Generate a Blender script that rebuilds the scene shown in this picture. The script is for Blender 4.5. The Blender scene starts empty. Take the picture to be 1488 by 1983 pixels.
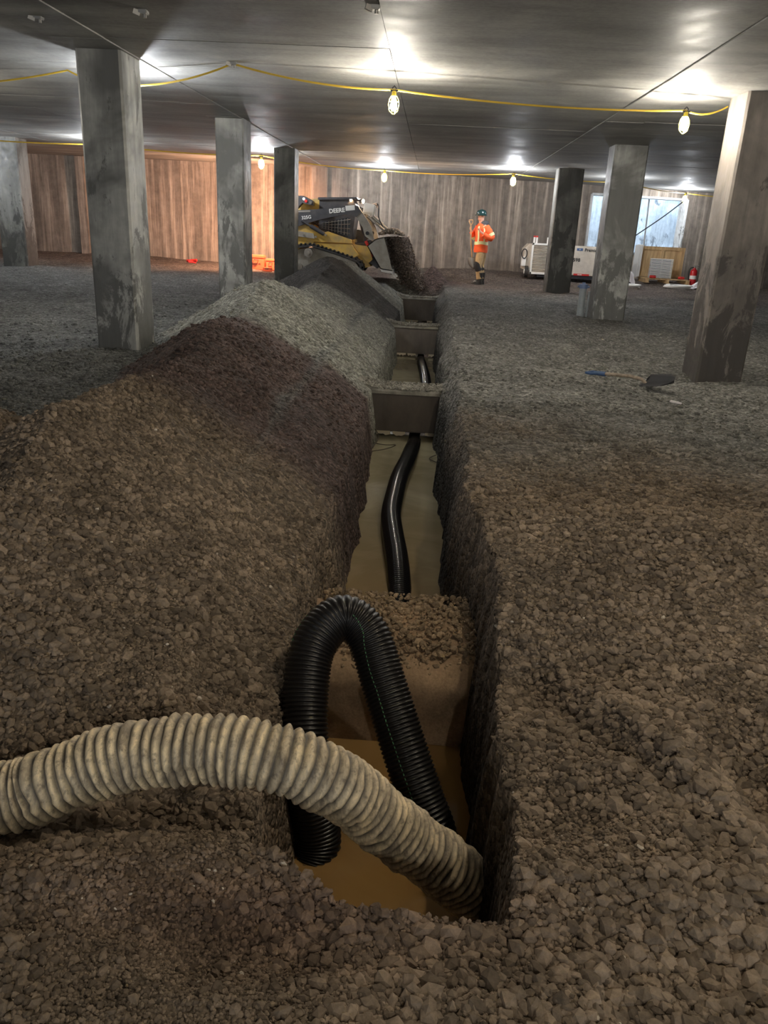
import bpy, math, random
import numpy as np
from mathutils import Vector, Matrix
random.seed(7); RNG = np.random.default_rng(11)
C = bpy.context.scene.collection
scn = bpy.context.scene
PI = math.pi

# ---------------------------------------------------------------- camera
HC = 1.3                      # eye height
CEIL = 2.735
FPX = 1500.0
_dn = np.array([-201, 4089, 1500.0]); _dn /= np.linalg.norm(_dn)
_y = np.array([96, 445 - 991.5, FPX]); _y -= _dn * (_y @ _dn); _y /= np.linalg.norm(_y)
_u = -_dn; _x = np.cross(_y, _u)
cam = bpy.data.cameras.new('camera'); camo = bpy.data.objects.new('camera', cam); C.objects.link(camo)
cam.sensor_fit = 'VERTICAL'; cam.sensor_height = 36; cam.lens = FPX / 1983 * 36
cam.clip_start = 0.05; cam.clip_end = 200
camo.matrix_world = Matrix(((_x[0], -_x[1], -_x[2], 0), (_y[0], -_y[1], -_y[2], 0), (_u[0], -_u[1], -_u[2], HC), (0, 0, 0, 1)))
scn.camera = camo

# ---------------------------------------------------------------- world, light, exposure
w = bpy.data.worlds.new('sky'); scn.world = w; w.use_nodes = True
w.node_tree.nodes['Background'].inputs[0].default_value = (.62, .78, 1, 1)
w.node_tree.nodes['Background'].inputs[1].default_value = 1.6
scn.view_settings.view_transform = 'Standard'; scn.view_settings.look = 'None'
scn.view_settings.gamma = 1; scn.view_settings.use_curve_mapping = False
scn.view_settings.exposure = 0.75
LAMP_STRENGTH = 850.0

def spot(name, loc, target, power, col, angle, size=.05):
    l = bpy.data.lights.new(name, 'SPOT'); l.energy = power; l.color = col; l.spot_size = math.radians(angle)
    l.spot_blend = .6; l.shadow_soft_size = size
    o = bpy.data.objects.new(name, l); C.objects.link(o); o.location = loc
    o.rotation_euler = (Vector(target) - Vector(loc)).to_track_quat('-Z', 'Y').to_euler()
    return o
def area(name, loc, rot, sx, sy, power, col):
    l = bpy.data.lights.new(name, 'AREA'); l.shape = 'RECTANGLE'; l.size = sx; l.size_y = sy; l.energy = power; l.color = col
    o = bpy.data.objects.new(name, l); C.objects.link(o); o.location = loc; o.rotation_euler = rot
    return o
# daylight falling down the light shaft behind the far wall opening
area('shaft_daylight', (6.6, 27.0, 5.2), (0, 0, .29), 4.5, 2.0, 420, (.55, .74, 1))
# broad unseen fill light added behind the camera to brighten the level
area('unseen_fill_light', (-1, -7.6, 1.35), (PI / 2, 0, 0), 22, 2.2, 175, (.9, .95, 1))
# warm work light on the back of the loader, and its front work lights
spot('loader_rear_light', (-3.9, 20.0, 1.55), (-6.2, 22.6, .7), 620, (1, .52, .30), 168, .06)
spot('loader_front_light', (-1.62, 18.9, 1.99), (1.8, 20.6, .8), 130, (1, .66, .4), 110, .04)

# ---------------------------------------------------------------- helpers
def tag(o, label=None, cat=None, group=None, kind=None):
    if label: o['label'] = label
    if cat: o['category'] = cat
    if group: o['group'] = group
    if kind: o['kind'] = kind
    return o
def empty(name, loc, label, cat, group=None, rz=0):
    o = bpy.data.objects.new(name, None); C.objects.link(o); o.location = loc; o.rotation_euler = (0, 0, rz)
    o.empty_display_size = .1
    return tag(o, label, cat, group)
def rotm(rx=0, ry=0, rz=0):
    return (Matrix.Rotation(rz, 3, 'Z') @ Matrix.Rotation(ry, 3, 'Y') @ Matrix.Rotation(rx, 3, 'X'))
class MB:
    def __init__(s): s.v = []; s.f = []; s.mi = []; s.cur = 0
    def add(s, vs, fs):
        n = len(s.v); s.v += [tuple(v) for v in vs]; s.f += [tuple(i + n for i in f) for f in fs]; s.mi += [s.cur] * len(fs); return s
    def box(s, c, d, r=None, bev=0):
        hx, hy, hz = [k / 2 for k in d]; r = r or Matrix.Identity(3); c = Vector(c)
        if bev <= 0:
            vs = [c + r @ Vector((x * hx, y * hy, z * hz)) for z in (-1, 1) for x, y in ((-1, -1), (1, -1), (1, 1), (-1, 1))]
            return s.add(vs, [(0, 3, 2, 1), (4, 5, 6, 7), (0, 1, 5, 4), (1, 2, 6, 5), (2, 3, 7, 6), (3, 0, 4, 7)])
        b = min(bev, hx * .9, hy * .9, hz * .9)
        bm = bmesh_box(hx, hy, hz, b)
        return s.add([c + r @ Vector(v) for v in bm[0]], bm[1])
    def tube(s, pts, rad, n=10, cap=True):
        pts = [Vector(p) for p in pts]; m = len(pts)
        if not hasattr(rad, '__len__'): rad = [rad] * m
        t = [(pts[min(i + 1, m - 1)] - pts[max(i - 1, 0)]).normalized() for i in range(m)]
        u = t[0].orthogonal().normalized(); vs = []
        for i in range(m):
            u = (u - t[i] * u.dot(t[i]));
            if u.length < 1e-6: u = t[i].orthogonal()
            u.normalize(); b = t[i].cross(u)
            for k in range(n):
                a = 2 * PI * k / n; vs.append(pts[i] + (u * math.cos(a) + b * math.sin(a)) * rad[i])
        fs = [(i * n + k, i * n + (k + 1) % n, (i + 1) * n + (k + 1) % n, (i + 1) * n + k) for i in range(m - 1) for k in range(n)]
        if cap: fs += [tuple(range(n - 1, -1, -1)), tuple((m - 1) * n + k for k in range(n))]
        return s.add(vs, fs)
    def cyl(s, a, b, r, r2=None, n=16): return s.tube([a, b], [r, r if r2 is None else r2], n)
    def prism(s, poly, a, b, ax='y'):
        """2D outline (x,z) extruded along y from a to b (ax='y'), or (x,y) along z (ax='z')"""
        f = (lambda p, t: (p[0], t, p[1])) if ax == 'y' else ((lambda p, t: (p[0], p[1], t)) if ax == 'z' else (lambda p, t: (t, p[0], p[1])))
        n = len(poly); vs = [f(p, a) for p in poly] + [f(p, b) for p in poly]
        fs = [tuple(range(n)), tuple(range(2 * n - 1, n - 1, -1))] + [(i, i + n, (i + 1) % n + n, (i + 1) % n) for i in range(n)]
        return s.add(vs, fs)
    def ell(s, c, r, n=14, m=9, rot=None):
        c = Vector(c); r = Vector(r); rot = rot or Matrix.Identity(3); vs = []; fs = []
        for j in range(m + 1):
            th = PI * j / m
            for k in range(n):
                ph = 2 * PI * k / n
                vs.append(c + rot @ Vector((r.x * math.sin(th) * math.cos(ph), r.y * math.sin(th) * math.sin(ph), r.z * math.cos(th))))
        for j in range(m):
            for k in range(n): fs.append((j * n + k, (j + 1) * n + k, (j + 1) * n + (k + 1) % n, j * n + (k + 1) % n))
        return s.add(vs, fs)
    def loft(s, rings, cap=True):
        n = len(rings[0]); vs = [v for r in rings for v in r]
        fs = [(i * n + k, i * n + (k + 1) % n, (i + 1) * n + (k + 1) % n, (i + 1) * n + k) for i in range(len(rings) - 1) for k in range(n)]
        if cap: fs += [tuple(range(n - 1, -1, -1)), tuple((len(rings) - 1) * n + k for k in range(n))]
        return s.add(vs, fs)
    def xf(s, m): s.v = [tuple(m @ Vector(v)) for v in s.v]; return s
    def mesh(s, name, mats, smooth=False, angle=None):
        me = bpy.data.meshes.new(name); me.from_pydata(s.v, [], s.f)
        import bmesh
        bm = bmesh.new(); bm.from_mesh(me); bmesh.ops.recalc_face_normals(bm, faces=bm.faces); bm.to_mesh(me); bm.free()
        for m in (mats if isinstance(mats, (list, tuple)) else [mats]): me.materials.append(m)
        me.polygons.foreach_set('material_index', s.mi[:len(me.polygons)])
        if smooth:
            me.polygons.foreach_set('use_smooth', [True] * len(me.polygons))
            try: me.set_sharp_from_angle(angle=math.radians(angle or 40))
            except Exception: pass
        me.update(); return me
    def build(s, name, mats, parent=None, smooth=False, angle=None):
        o = bpy.data.objects.new(name, s.mesh(name, mats, smooth, angle)); C.objects.link(o)
        if parent: o.parent = parent
        return o
def bmesh_box(hx, hy, hz, b):
    import bmesh
    bm = bmesh.new(); bmesh.ops.create_cube(bm, size=2)
    for v in bm.verts: v.co = (v.co.x * hx, v.co.y * hy, v.co.z * hz)
    bmesh.ops.bevel(bm, geom=list(bm.edges), offset=b, segments=2, affect='EDGES')
    bm.verts.index_update()
    out = ([tuple(v.co) for v in bm.verts], [tuple(v.index for v in f.verts) for f in bm.faces]); bm.free(); return out
def spline(pts, n):
    """Catmull-Rom through pts, n samples evenly spaced"""
    P = np.array(pts, float); Q = np.vstack([2 * P[0] - P[1], P, 2 * P[-1] - P[-2]]); out = []
    for i in range(1, len(Q) - 2):
        for t in np.linspace(0, 1, 60, endpoint=False):
            a, b, c, d = Q[i - 1], Q[i], Q[i + 1], Q[i + 2]
            out.append(.5 * ((2 * b) + (-a + c) * t + (2 * a - 5 * b + 4 * c - d) * t * t + (-a + 3 * b - 3 * c + d) * t ** 3))
    out.append(P[-1]); out = np.array(out); L = np.r_[0, np.cumsum(np.linalg.norm(np.diff(out, axis=0), axis=1))]
    s = np.linspace(0, L[-1], n); return np.stack([np.interp(s, L, out[:, k]) for k in range(3)], 1), L[-1]
def text_mesh(txt, size, depth, m, name, parent, mw, bold=0):
    cu = bpy.data.curves.new(name, 'FONT'); cu.body = txt; cu.size = size; cu.extrude = depth; cu.offset = bold
    cu.align_x = 'CENTER'; cu.align_y = 'CENTER'; cu.resolution_u = 3
    o = bpy.data.objects.new(name + '_t', cu); C.objects.link(o)
    dg = bpy.context.evaluated_depsgraph_get(); me = bpy.data.meshes.new_from_object(o.evaluated_get(dg))
    bpy.data.objects.remove(o); me.materials.clear(); me.materials.append(m)
    r = bpy.data.objects.new(name, me); C.objects.link(r); r.parent = parent; r.matrix_local = mw
    return r

# numpy value noise
def _h(i, j, seed):
    n = (i * 374761393 + j * 668265263 + seed * 1442695041) & 0xffffffff
    n = ((n ^ (n >> 13)) * 1274126177) & 0xffffffff
    return ((n ^ (n >> 16)) & 0xffff) / 65535.0
def vn(x, y, seed=0):
    x = np.asarray(x, float); y = np.asarray(y, float)
    i = np.floor(x).astype(np.int64); j = np.floor(y).astype(np.int64); fx = x - i; fy = y - j
    fx = fx * fx * (3 - 2 * fx); fy = fy * fy * (3 - 2 * fy)
    return (_h(i, j, seed) * (1 - fx) + _h(i + 1, j, seed) * fx) * (1 - fy) + (_h(i, j + 1, seed) * (1 - fx) + _h(i + 1, j + 1, seed) * fx) * fy - .5
def fbm(x, y, sc, oct=4, seed=0, gain=.5):
    s = 0; a = 1
    for k in range(oct): s = s + a * vn(x * sc, y * sc, seed + k * 17); a *= gain; sc *= 2.03
    return s

# ---------------------------------------------------------------- materials
def mat(name, col=(.5, .5, .5), rough=.7, metal=0, emit=None, es=0, spec=.5):
    m = bpy.data.materials.new(name); m.use_nodes = True; b = m.node_tree.nodes['Principled BSDF']
    b.inputs['Base Color'].default_value = (*col, 1); b.inputs['Roughness'].default_value = rough; b.inputs['Metallic'].default_value = metal
    b.inputs['Specular IOR Level'].default_value = spec
    if emit: b.inputs['Emission Color'].default_value = (*emit, 1); b.inputs['Emission Strength'].default_value = es
    return m
class NT:
    def __init__(s, m): s.t = m.node_tree; s.n = s.t.nodes; s.b = s.n['Principled BSDF']
    def l(s, a, b): s.t.links.new(a, b)
    def node(s, ty, **k):
        n = s.n.new(ty)
        for a, v in k.items():
            if a.startswith('i_'): n.inputs[a[2:].replace('_', ' ')].default_value = v
            else: setattr(n, a, v)
        return n
    def coord(s, scale=(1, 1, 1), kind='Object'):
        c = s.node('ShaderNodeTexCoord'); m = s.node('ShaderNodeMapping'); m.inputs['Scale'].default_value = scale
        if kind == 'World':
            g = s.node('ShaderNodeNewGeometry'); s.l(g.outputs['Position'], m.inputs[0])
        else: s.l(c.outputs[kind], m.inputs[0])
        return m.outputs[0]
    def noise(s, co, sc, det=5, rough=.6, dist=0):
        n = s.node('ShaderNodeTexNoise'); n.inputs['Scale'].default_value = sc; n.inputs['Detail'].default_value = det
        n.inputs['Roughness'].default_value = rough; n.inputs['Distortion'].default_value = dist; s.l(co, n.inputs['Vector']); return n.outputs['Fac']
    def ramp(s, fac, stops):
        r = s.node('ShaderNodeValToRGB'); s.l(fac, r.inputs[0]); e = r.color_ramp.elements
        while len(e) < len(stops): e.new(.5)
        for k, (p, c) in enumerate(stops):
            e[k].position = p; e[k].color = (*c, 1) if hasattr(c, '__len__') else (c, c, c, 1)
        return r.outputs[0]
    def mix(s, fac, a, b, mode='MIX'):
        m = s.node('ShaderNodeMix', data_type='RGBA', blend_type=mode)
        for k, v in ((0, fac), (6, a), (7, b)):
            if hasattr(v, 'links') or hasattr(v, 'is_linked'): s.l(v, m.inputs[k])
            else: m.inputs[k].default_value = v if k == 0 else (*v, 1)
        return m.outputs[2]
    def bump(s, h, st=.3, d=.01, prev=None):
        b = s.node('ShaderNodeBump'); b.inputs['Strength'].default_value = st; b.inputs['Distance'].default_value = d; s.l(h, b.inputs['Height'])
        if prev: s.l(prev, b.inputs['Normal'])
        return b.outputs[0]

def concrete(name, base, streak=(3, 3, .35), dark=.45, stain=True, rough=.75, world=True, blotch=.9):
    m = mat(name, base, rough); t = NT(m)
    co = t.coord(streak, 'World'); cu = t.coord((1, 1, 1), 'World')
    a = t.noise(co, 2.2, 6, .65, .3); b = t.noise(cu, 9, 5, .6); c = t.noise(cu, 1.1, 4, .55, .6)
    k = tuple(x * dark for x in base); hi = tuple(min(1, x * 1.4) for x in base)
    col = t.ramp(a, [(.3, k), (.5, base), (.72, hi)])
    col = t.mix(.35, col, t.ramp(b, [(.3, k), (.7, hi)]))
    if stain:
        sz = t.node('ShaderNodeSeparateXYZ'); t.l(t.coord((1, 1, 1), 'World'), sz.inputs[0])
        zr = t.node('ShaderNodeMapRange'); zr.inputs[1].default_value = .1; zr.inputs[2].default_value = 1.9; zr.inputs[3].default_value = .13; zr.inputs[4].default_value = -.06; t.l(sz.outputs[2], zr.inputs[0])
        ad = t.node('ShaderNodeMath', operation='ADD'); t.l(t.noise(t.coord((2.6, 2.6, 1.1), 'World'), 1.5, 8, .72, .5), ad.inputs[0]); t.l(zr.outputs[0], ad.inputs[1])
        col = t.mix(t.ramp(ad.outputs[0], [(.53, 0.), (.58, .85)]), col, tuple(x * .22 for x in base))
    if stain: col = t.mix(t.ramp(c, [(.45, 0.), (.6, blotch)]), col, tuple(x * .35 for x in base))
    t.l(col, t.b.inputs['Base Color'])
    t.l(t.ramp(b, [(.3, rough - .2), (.7, rough + .1)]), t.b.inputs['Roughness'])
    t.l(t.bump(b, .25, .01, t.bump(a, .2, .02)), t.b.inputs['Normal'])
    return m
M = {}
# ceiling: damp, smooth formed slab with streaks along x
m = mat('damp_ceiling_concrete', (.3, .3, .28), .4); t = NT(m)
co = t.coord((.25, 1.6, 1), 'World'); cu = t.coord((1, 1, 1), 'World')
a = t.noise(co, 1.6, 6, .6, .4); b = t.noise(cu, 1.1, 5, .6, .5); c = t.noise(cu, 25, 4, .6)
col = t.ramp(a, [(.3, (.2, .195, .18)), (.5, (.36, .355, .33)), (.7, (.5, .49, .46))])
col = t.mix(t.ramp(b, [(.42, 0.), (.62, .65)]), col, (.16, .155, .15)); col = t.mix(.2, col, t.ramp(c, [(.3, (.1, .1, .1)), (.7, (.42, .42, .4))]))
t.l(col, t.b.inputs['Base Color']); t.l(t.ramp(b, [(.35, .75), (.65, .5)]), t.b.inputs['Roughness'])
t.l(t.bump(c, .12, .006, t.bump(a, .12, .03)), t.b.inputs['Normal']); M['ceil'] = m
# far wall: board-marked with pale vertical runs
m = mat('streaked_wall_concrete', (.3, .26, .22), .85); t = NT(m)
co = t.coord((4.5, 4.5, .22), 'World'); cu = t.coord((1, 1, 1), 'World'); cz = t.coord((1, 1, 1), 'World')
a = t.noise(co, 1.3, 7, .7, .25); b = t.noise(cu, 5, 5, .65); c = t.noise(t.coord((1, 1, .3), 'World'), .8, 3)
col = t.ramp(a, [(.33, (.08, .066, .055)), (.49, (.17, .14, .115)), (.57, (.34, .28, .225)), (.68, (.62, .53, .43))])
col = t.mix(.3, col, t.ramp(b, [(.35, (.14, .12, .1)), (.7, (.42, .37, .31))]))
col = t.mix(t.ramp(c, [(.45, 0.), (.65, .55)]), col, (.12, .10, .085))
t.l(col, t.b.inputs['Base Color']); t.l(t.bump(b, .35, .02, t.bump(a, .4, .03)), t.b.inputs['Normal']); M['wall'] = m
M['column'] = concrete('column_concrete', (.40, .40, .375), (5, 5, .5), .5, True, .6)
M['column_brown'] = concrete('brown_column_concrete', (.22, .19, .165), (5, 5, .6), .6, True, .6, blotch=.5)
M['column_dark'] = concrete('dark_column_concrete', (.17, .17, .155), (5, 5, .6), .5, True, .6)
M['beam'] = concrete('footing_concrete', (.13, .11, .095), (2, 2, .8), .6, False, .85)
M['block'] = concrete('muddy_concrete', (.2, .145, .1), (2, 2, 2), .6, False, .9)
M['shaft'] = concrete('shaft_concrete', (.6, .62, .62), (5, 5, .8), .6, True, .85, blotch=.4)
# gravel and dirt: colour comes from a per-vertex soil colour
def soil(name, bscale, bst, flat=False):
    m = mat(name, (.2, .17, .14), .92, spec=.25); t = NT(m)
    at = t.node('ShaderNodeAttribute', attribute_name='soil'); cu = t.coord((1, 1, 1), 'World')
    n1 = t.noise(cu, 7, 6, .65); n2 = t.noise(cu, 90, 4, .7)
    v = t.node('ShaderNodeTexVoronoi', i_Scale=bscale); t.l(cu, v.inputs['Vector'])
    v2 = t.node('ShaderNodeTexVoronoi', i_Scale=bscale * 2.3); t.l(cu, v2.inputs['Vector'])
    col = t.mix(1.0, at.outputs['Color'], t.ramp(n1, [(.25, .62), (.75, 1.4)]), 'MULTIPLY')
    if not flat:
        sep = t.node('ShaderNodeSeparateColor'); t.l(v.outputs['Color'], sep.inputs[0])
        col = t.mix(1.0, col, t.ramp(sep.outputs[0], [(0, .55), (.6, 1.0), (1, 1.7)]), 'MULTIPLY')
    col = t.mix(1.0, col, t.ramp(n2, [(.3, .75), (.7, 1.25)]), 'MULTIPLY')
    t.l(col, t.b.inputs['Base Color'])
    inv = t.ramp(v.outputs['Distance'], [(0, 1.), (.75, 0.)]); inv2 = t.ramp(v2.outputs['Distance'], [(0, 1.), (.75, 0.)])
    if flat: t.l(t.bump(n2, .3, .003), t.b.inputs['Normal'])
    else: t.l(t.bump(inv2, bst * .8, .008, t.bump(inv, bst, .02)), t.b.inputs['Normal'])
    return m
M['soil'] = soil('gravelly_soil', 38, .9); M['stone'] = soil('crushed_stone', 60, .3, True)
# muddy water
m = mat('muddy_water', (.20, .155, .085), .06, spec=.5); t = NT(m); cu = t.coord((1, 1, 1), 'World')
n = t.noise(cu, 1.4, 5, .6, .8)
sp = t.node('ShaderNodeSeparateXYZ'); t.l(cu, sp.inputs[0])
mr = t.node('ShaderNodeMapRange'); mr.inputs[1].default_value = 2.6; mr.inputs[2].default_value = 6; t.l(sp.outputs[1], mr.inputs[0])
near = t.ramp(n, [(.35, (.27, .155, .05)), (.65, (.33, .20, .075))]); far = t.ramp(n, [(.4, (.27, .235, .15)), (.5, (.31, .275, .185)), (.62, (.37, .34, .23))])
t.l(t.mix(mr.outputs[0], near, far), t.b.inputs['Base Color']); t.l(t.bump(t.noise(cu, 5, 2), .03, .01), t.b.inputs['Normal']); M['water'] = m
M['black'] = mat('black_plastic', (.012, .011, .011), .34); M['wetblack'] = mat('wet_black_plastic', (.008, .008, .009), .16)
M['green'] = mat('green_stripe', (.05, .16, .07), .5)
# muddy pale hose
m = mat('muddy_grey_plastic', (.5, .43, .33), .6); t = NT(m); cu = t.coord((1, 1, 1), 'World')
a = t.noise(t.coord((9, 3, 3), 'World'), 3, 6, .7, .5); b = t.noise(cu, 45, 5, .7)
at = t.node('ShaderNodeAttribute', attribute_name='groove')
col = t.ramp(a, [(.32, (.2, .165, .12)), (.48, (.56, .465, .32)), (.62, (.88, .72, .46))])
col = t.mix(t.ramp(b, [(.50, 0.), (.68, .8)]), col, (.15, .12, .09)); col = t.mix(at.outputs['Fac'], col, (.05, .045, .04))
t.l(col, t.b.inputs['Base Color']); t.l(t.bump(b, .5, .004), t.b.inputs['Normal']); M['greyhose'] = m
M['yellow_cable'] = mat('yellow_cable', (.75, .5, .05), .5); M['yellow'] = mat('yellow_plastic', (.8, .62, .05), .5)
M['bulb'] = mat('bulb_glow', (1, 1, 1), .3, emit=(1, .93, .80), es=LAMP_STRENGTH); M['bulb_warm'] = mat('warm_bulb_glow', (1, 1, 1), .3, emit=(1, .86, .66), es=LAMP_STRENGTH)
M['bulb_cool'] = mat('cool_bulb_glow', (1, 1, 1), .3, emit=(.9, .94, 1), es=LAMP_STRENGTH)
M['darkmetal'] = mat('dark_metal', (.03, .03, .035), .5, .3); M['steel'] = mat('worn_steel', (.35, .34, .32), .4, .8)
M['rust'] = mat('rusty_wire', (.05, .035, .025), .7, .3)
# machine
def dirty(name, col, dirt=(.25, .2, .13), amt=.5, rough=.5, sc=3):
    m = mat(name, col, rough); t = NT(m); n = t.noise(t.coord((1, 1, 1), 'World'), sc, 6, .7, .3)
    t.l(t.mix(t.ramp(n, [(.42, 0.), (.68, amt)]), col, dirt), t.b.inputs['Base Color']); return m
M['ldr_yellow'] = dirty('loader_yellow_paint', (.58, .36, .06), (.3, .23, .12), .85); M['ldr_dark'] = dirty('loader_dark_paint', (.035, .035, .042), (.12, .11, .1), .5)
M['ldr_grey'] = dirty('loader_grey_steel', (.30, .28, .24), (.14, .11, .09), .7, .6); M['rubber'] = dirty('black_rubber', (.02, .02, .02), (.12, .1, .085), .5, .8)
M['glass'] = mat('dark_glass', (.015, .017, .02), .08); M['white'] = mat('white_paint', (.8, .79, .75), .5); M['redpaint'] = mat('red_paint', (.6, .03, .025), .45)
M['chrome'] = mat('chrome', (.7, .7, .68), .2, 1)
M['worklight'] = mat('work_light_glow', (1, 1, 1), .3, emit=(1, .62, .3), es=420)
# people
M['skin'] = mat('skin', (.55, .3, .21), .6); M['orange'] = dirty('orange_jacket_cloth', (.95, .13, .025), (.55, .08, .03), .5, .7, 9)
M['reflect'] = mat('reflective_tape', (.75, .8, .45), .4); M['tan'] = dirty('tan_trouser_cloth', (.5, .35, .18), (.25, .17, .09), .6, .85, 10)
M['blackcloth'] = mat('black_cloth', (.02, .02, .022), .8); M['helmet'] = mat('dark_green_hard_hat', (.008, .03, .03), .2); M['hood'] = mat('grey_hood_cloth', (.06, .06, .065), .9)
M['boot'] = mat('muddy_black_boot', (.03, .028, .026), .45); M['oldwood'] = dirty('weathered_wood', (.36, .29, .22), (.12, .09, .07), .8, .8, 14); M['wood'] = dirty('worn_wood', (.55, .33, .16), (.2, .13, .08), .5, .7, 12)
m = mat('plywood', (.55, .36, .17), .75); t = NT(m); a = t.noise(t.coord((8, 8, .8), 'World'), 2, 6, .6, .5)
t.l(t.ramp(a, [(.3, (.36, .22, .1)), (.7, (.68, .48, .25))]), t.b.inputs['Base Color']); M['ply'] = m
M['bluepl'] = mat('blue_plastic', (.05, .1, .22), .45); M['pvc'] = dirty('grey_pvc', (.28, .31, .33), (.14, .14, .13), .5, .4); M['bluecap'] = mat('blue_grey_cap', (.12, .17, .3), .5)
M['heater'] = dirty('off_white_painted_steel', (.62, .55, .46), (.3, .24, .18), .5, .5); M['orangebox'] = mat('orange_plastic_case', (.7, .13, .05), .6)
M['red'] = mat('red_enamel', (.55, .015, .02), .3); M['film'] = mat('white_plastic_sheet', (.75, .7, .7), .35); M['foam'] = mat('pale_foam', (.55, .48, .36), .9)

# ---------------------------------------------------------------- terrain
WZ = -.75                                       # water level
def ground(x, y):
    wl = np.clip((y - 9) / 14, 0, 1.3); lr = np.clip((x + 9) / 15, 0, 1)
    g = wl * wl * (.30 * (1 - lr) + .03 * lr) + .17 * np.clip((y - 21.6) / 1.7, 0, 1) * np.clip((x + 6) / 6, 0, 1) * np.clip((9.5 - x) / 2.5, 0, 1)
    g = g - .14 * np.exp(-((x - 2.8) / 1.8) ** 2 - ((y - 8.5) / 2.6) ** 2)
    g = g + .10 * np.exp(-((x - 1.1) / .7) ** 2 - ((y - 3.25) / .5) ** 2)            # low berm to the right
    g = g + .09 * np.exp(-((x - .62) / .2) ** 2 - ((y - 1.62) / .32) ** 2)           # lump beside the pit
    g = g - .12 * np.exp(-((x - .98) / .13) ** 2 - ((y - 1.75) / .35) ** 2) - .09 * np.exp(-((x - .55) / .3) ** 2 - ((y - 2.25) / .2) ** 2)
    g = g - .27 * np.exp(-((x + .50) / .34) ** 2 - ((y - 1.68) / .20) ** 2)          # hollow under the pale hose
    g = g - .20 * np.exp(-((x + 1.15) / .45) ** 2 - ((y - 1.52) / .2) ** 2)
    g = g - .06 * np.exp(-((x + .2) / .45) ** 2 - ((y - 1.12) / .1) ** 2)
    dl = (x - .44) - (2.35 - y) * .36 + .05 * fbm(x, y, 2.5, 3, 301)                 # slumped bank right of the pit, with its scarp
    sl_ = np.clip(.5 - dl / .07, 0, 1) * np.clip((2.42 - y) / .12, 0, 1) * np.clip((y - 1.32) / .2, 0, 1) * np.clip((x - .2) / .1, 0, 1)
    g = g - .085 * sl_ + .03 * sl_ * fbm(x, y, 5, 2, 302)
    g = g + .05 * fbm(x, y, .9, 3, 5) + .018 * fbm(x, y, 4, 3, 9)
    return g
RY = [-4, .6, 1.3, 2.0, 3.15, 4.6, 5.7, 6.6, 7.3, 7.9, 8.85, 9.8, 10.8, 12., 13.6, 15.1, 16.3, 17.3, 18.6, 20.2, 21]
RX = [-2., -1.9, -1.6, -1.5, -1.55, -1.65, -1.7, -1.72, -1.8, -1.85, -1.9, -1.85, -1.75, -1.75, -1.8, -1.9, -1.7, -1.4, -1.2, -1.2, -1.2]
RZ = [-.4, -.4, -.4, .20, .60, .47, .43, .60, .50, .52, .76, .66, .52, .40, .55, .84, .74, .72, -.3, -.5, -.5]
def pile(x, y):
    xr = np.interp(y, RY, RX); zr = np.interp(y, RY, RZ)
    wob = .12 * fbm(x, y, 1.1, 3, 31); xr = xr + wob
    d = x - xr; sr = np.maximum((zr + .2) / np.maximum(-.60 - xr, .3), .45)
    p = np.where(d > 0, zr - d * sr, zr + d * .62)
    p = p - .05 * np.exp(-(d / .14) ** 2) * (zr > .1)
    # lower saddle shoulder spreading left of the ridge near the camera
    p2 = .34 - .45 * np.abs(x + 2.3) - .5 * np.maximum(0, np.abs(y - 3.0) - .9)
    return np.maximum(p, p2)
def lips(y):
    xl = np.interp(y, [0, 1.2, 2.0, 2.8, 4, 8, 13, 20], [-.28, -.30, -.33, -.36, -.36, -.47, -.48, -.54])
    xr = np.interp(y, [0, 1.2, 2.0, 3.0, 3.5, 4, 8, 13, 20], [.19, .20, .255, .275, .24, .20, .16, .15, .09])
    return xl, xr
def height(x, y):
    g = ground(x, y); p = pile(x, y)
    k = .05; h = np.maximum(g, p + g * 0)
    s = np.clip(1 - np.abs(g - p) / .12, 0, 1); h = h + .03 * s * s
    rough = .012 * fbm(x, y, 14, 3, 3) + .03 * fbm(x, y, 3.1, 3, 41)
    h = h + rough
    xl, xr = lips(y)
    n1 = .05 * fbm(y, x * .6 + 9, 2.6, 4, 51) + .02 * fbm(x, y, 16, 2, 77); n2 = .085 * fbm(y, x * .6 - 5, 2.6, 4, 63) + .022 * fbm(x, y, 16, 2, 78)
    sl = np.interp(y, [0, 2.6, 3.5, 6], [6, 5, 3.2, 7]); sr = np.interp(y, [0, 2.6, 4, 9], [22, 20, 12, 12])
    wl = WZ + (xl + n1 - x) * sl
    wl = np.where(wl > -.25, -.25 + (wl + .25) * .74 / sl, wl)
    dr = x - (xr + n2)
    wr = WZ + dr * sr
    s2 = np.interp(y, [0, 3.2, 5, 8], [9, 7, 3.2, 1.5])              # rounded far lip
    wr = np.where(wr > -.25, -.25 + (wr + .25) * np.minimum(1, s2 / sr), wr)
    ey = 1.20 - .1 * x + .06 * fbm(x, y, 3, 3, 8) + .55 * np.clip(-.1 - x, 0, .3) + .35 * np.clip(x - .34, 0, 1)
    wn = WZ + (ey + .16 - y) * 5.0
    far = -.35 + (y - 19.6) * .9
    floor = -.98 + .02 * fbm(x, y, 3, 2)
    t = np.maximum.reduce([np.full_like(x, -.98), wl, wr, wn, far])
    # loose dirt tipped into the far end of the trench
    t = np.where(t < h, np.maximum(t, .12 - 1.0 * np.hypot(x - .02, (y - 20.3) * .8)), t)
    out = np.minimum(h, t)
    heap = .50 - 1.0 * np.hypot(x - .05, (y - 20.5) * .9) + .06 * fbm(x, y, 3, 3, 90)
    return np.maximum(out, heap)
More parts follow.
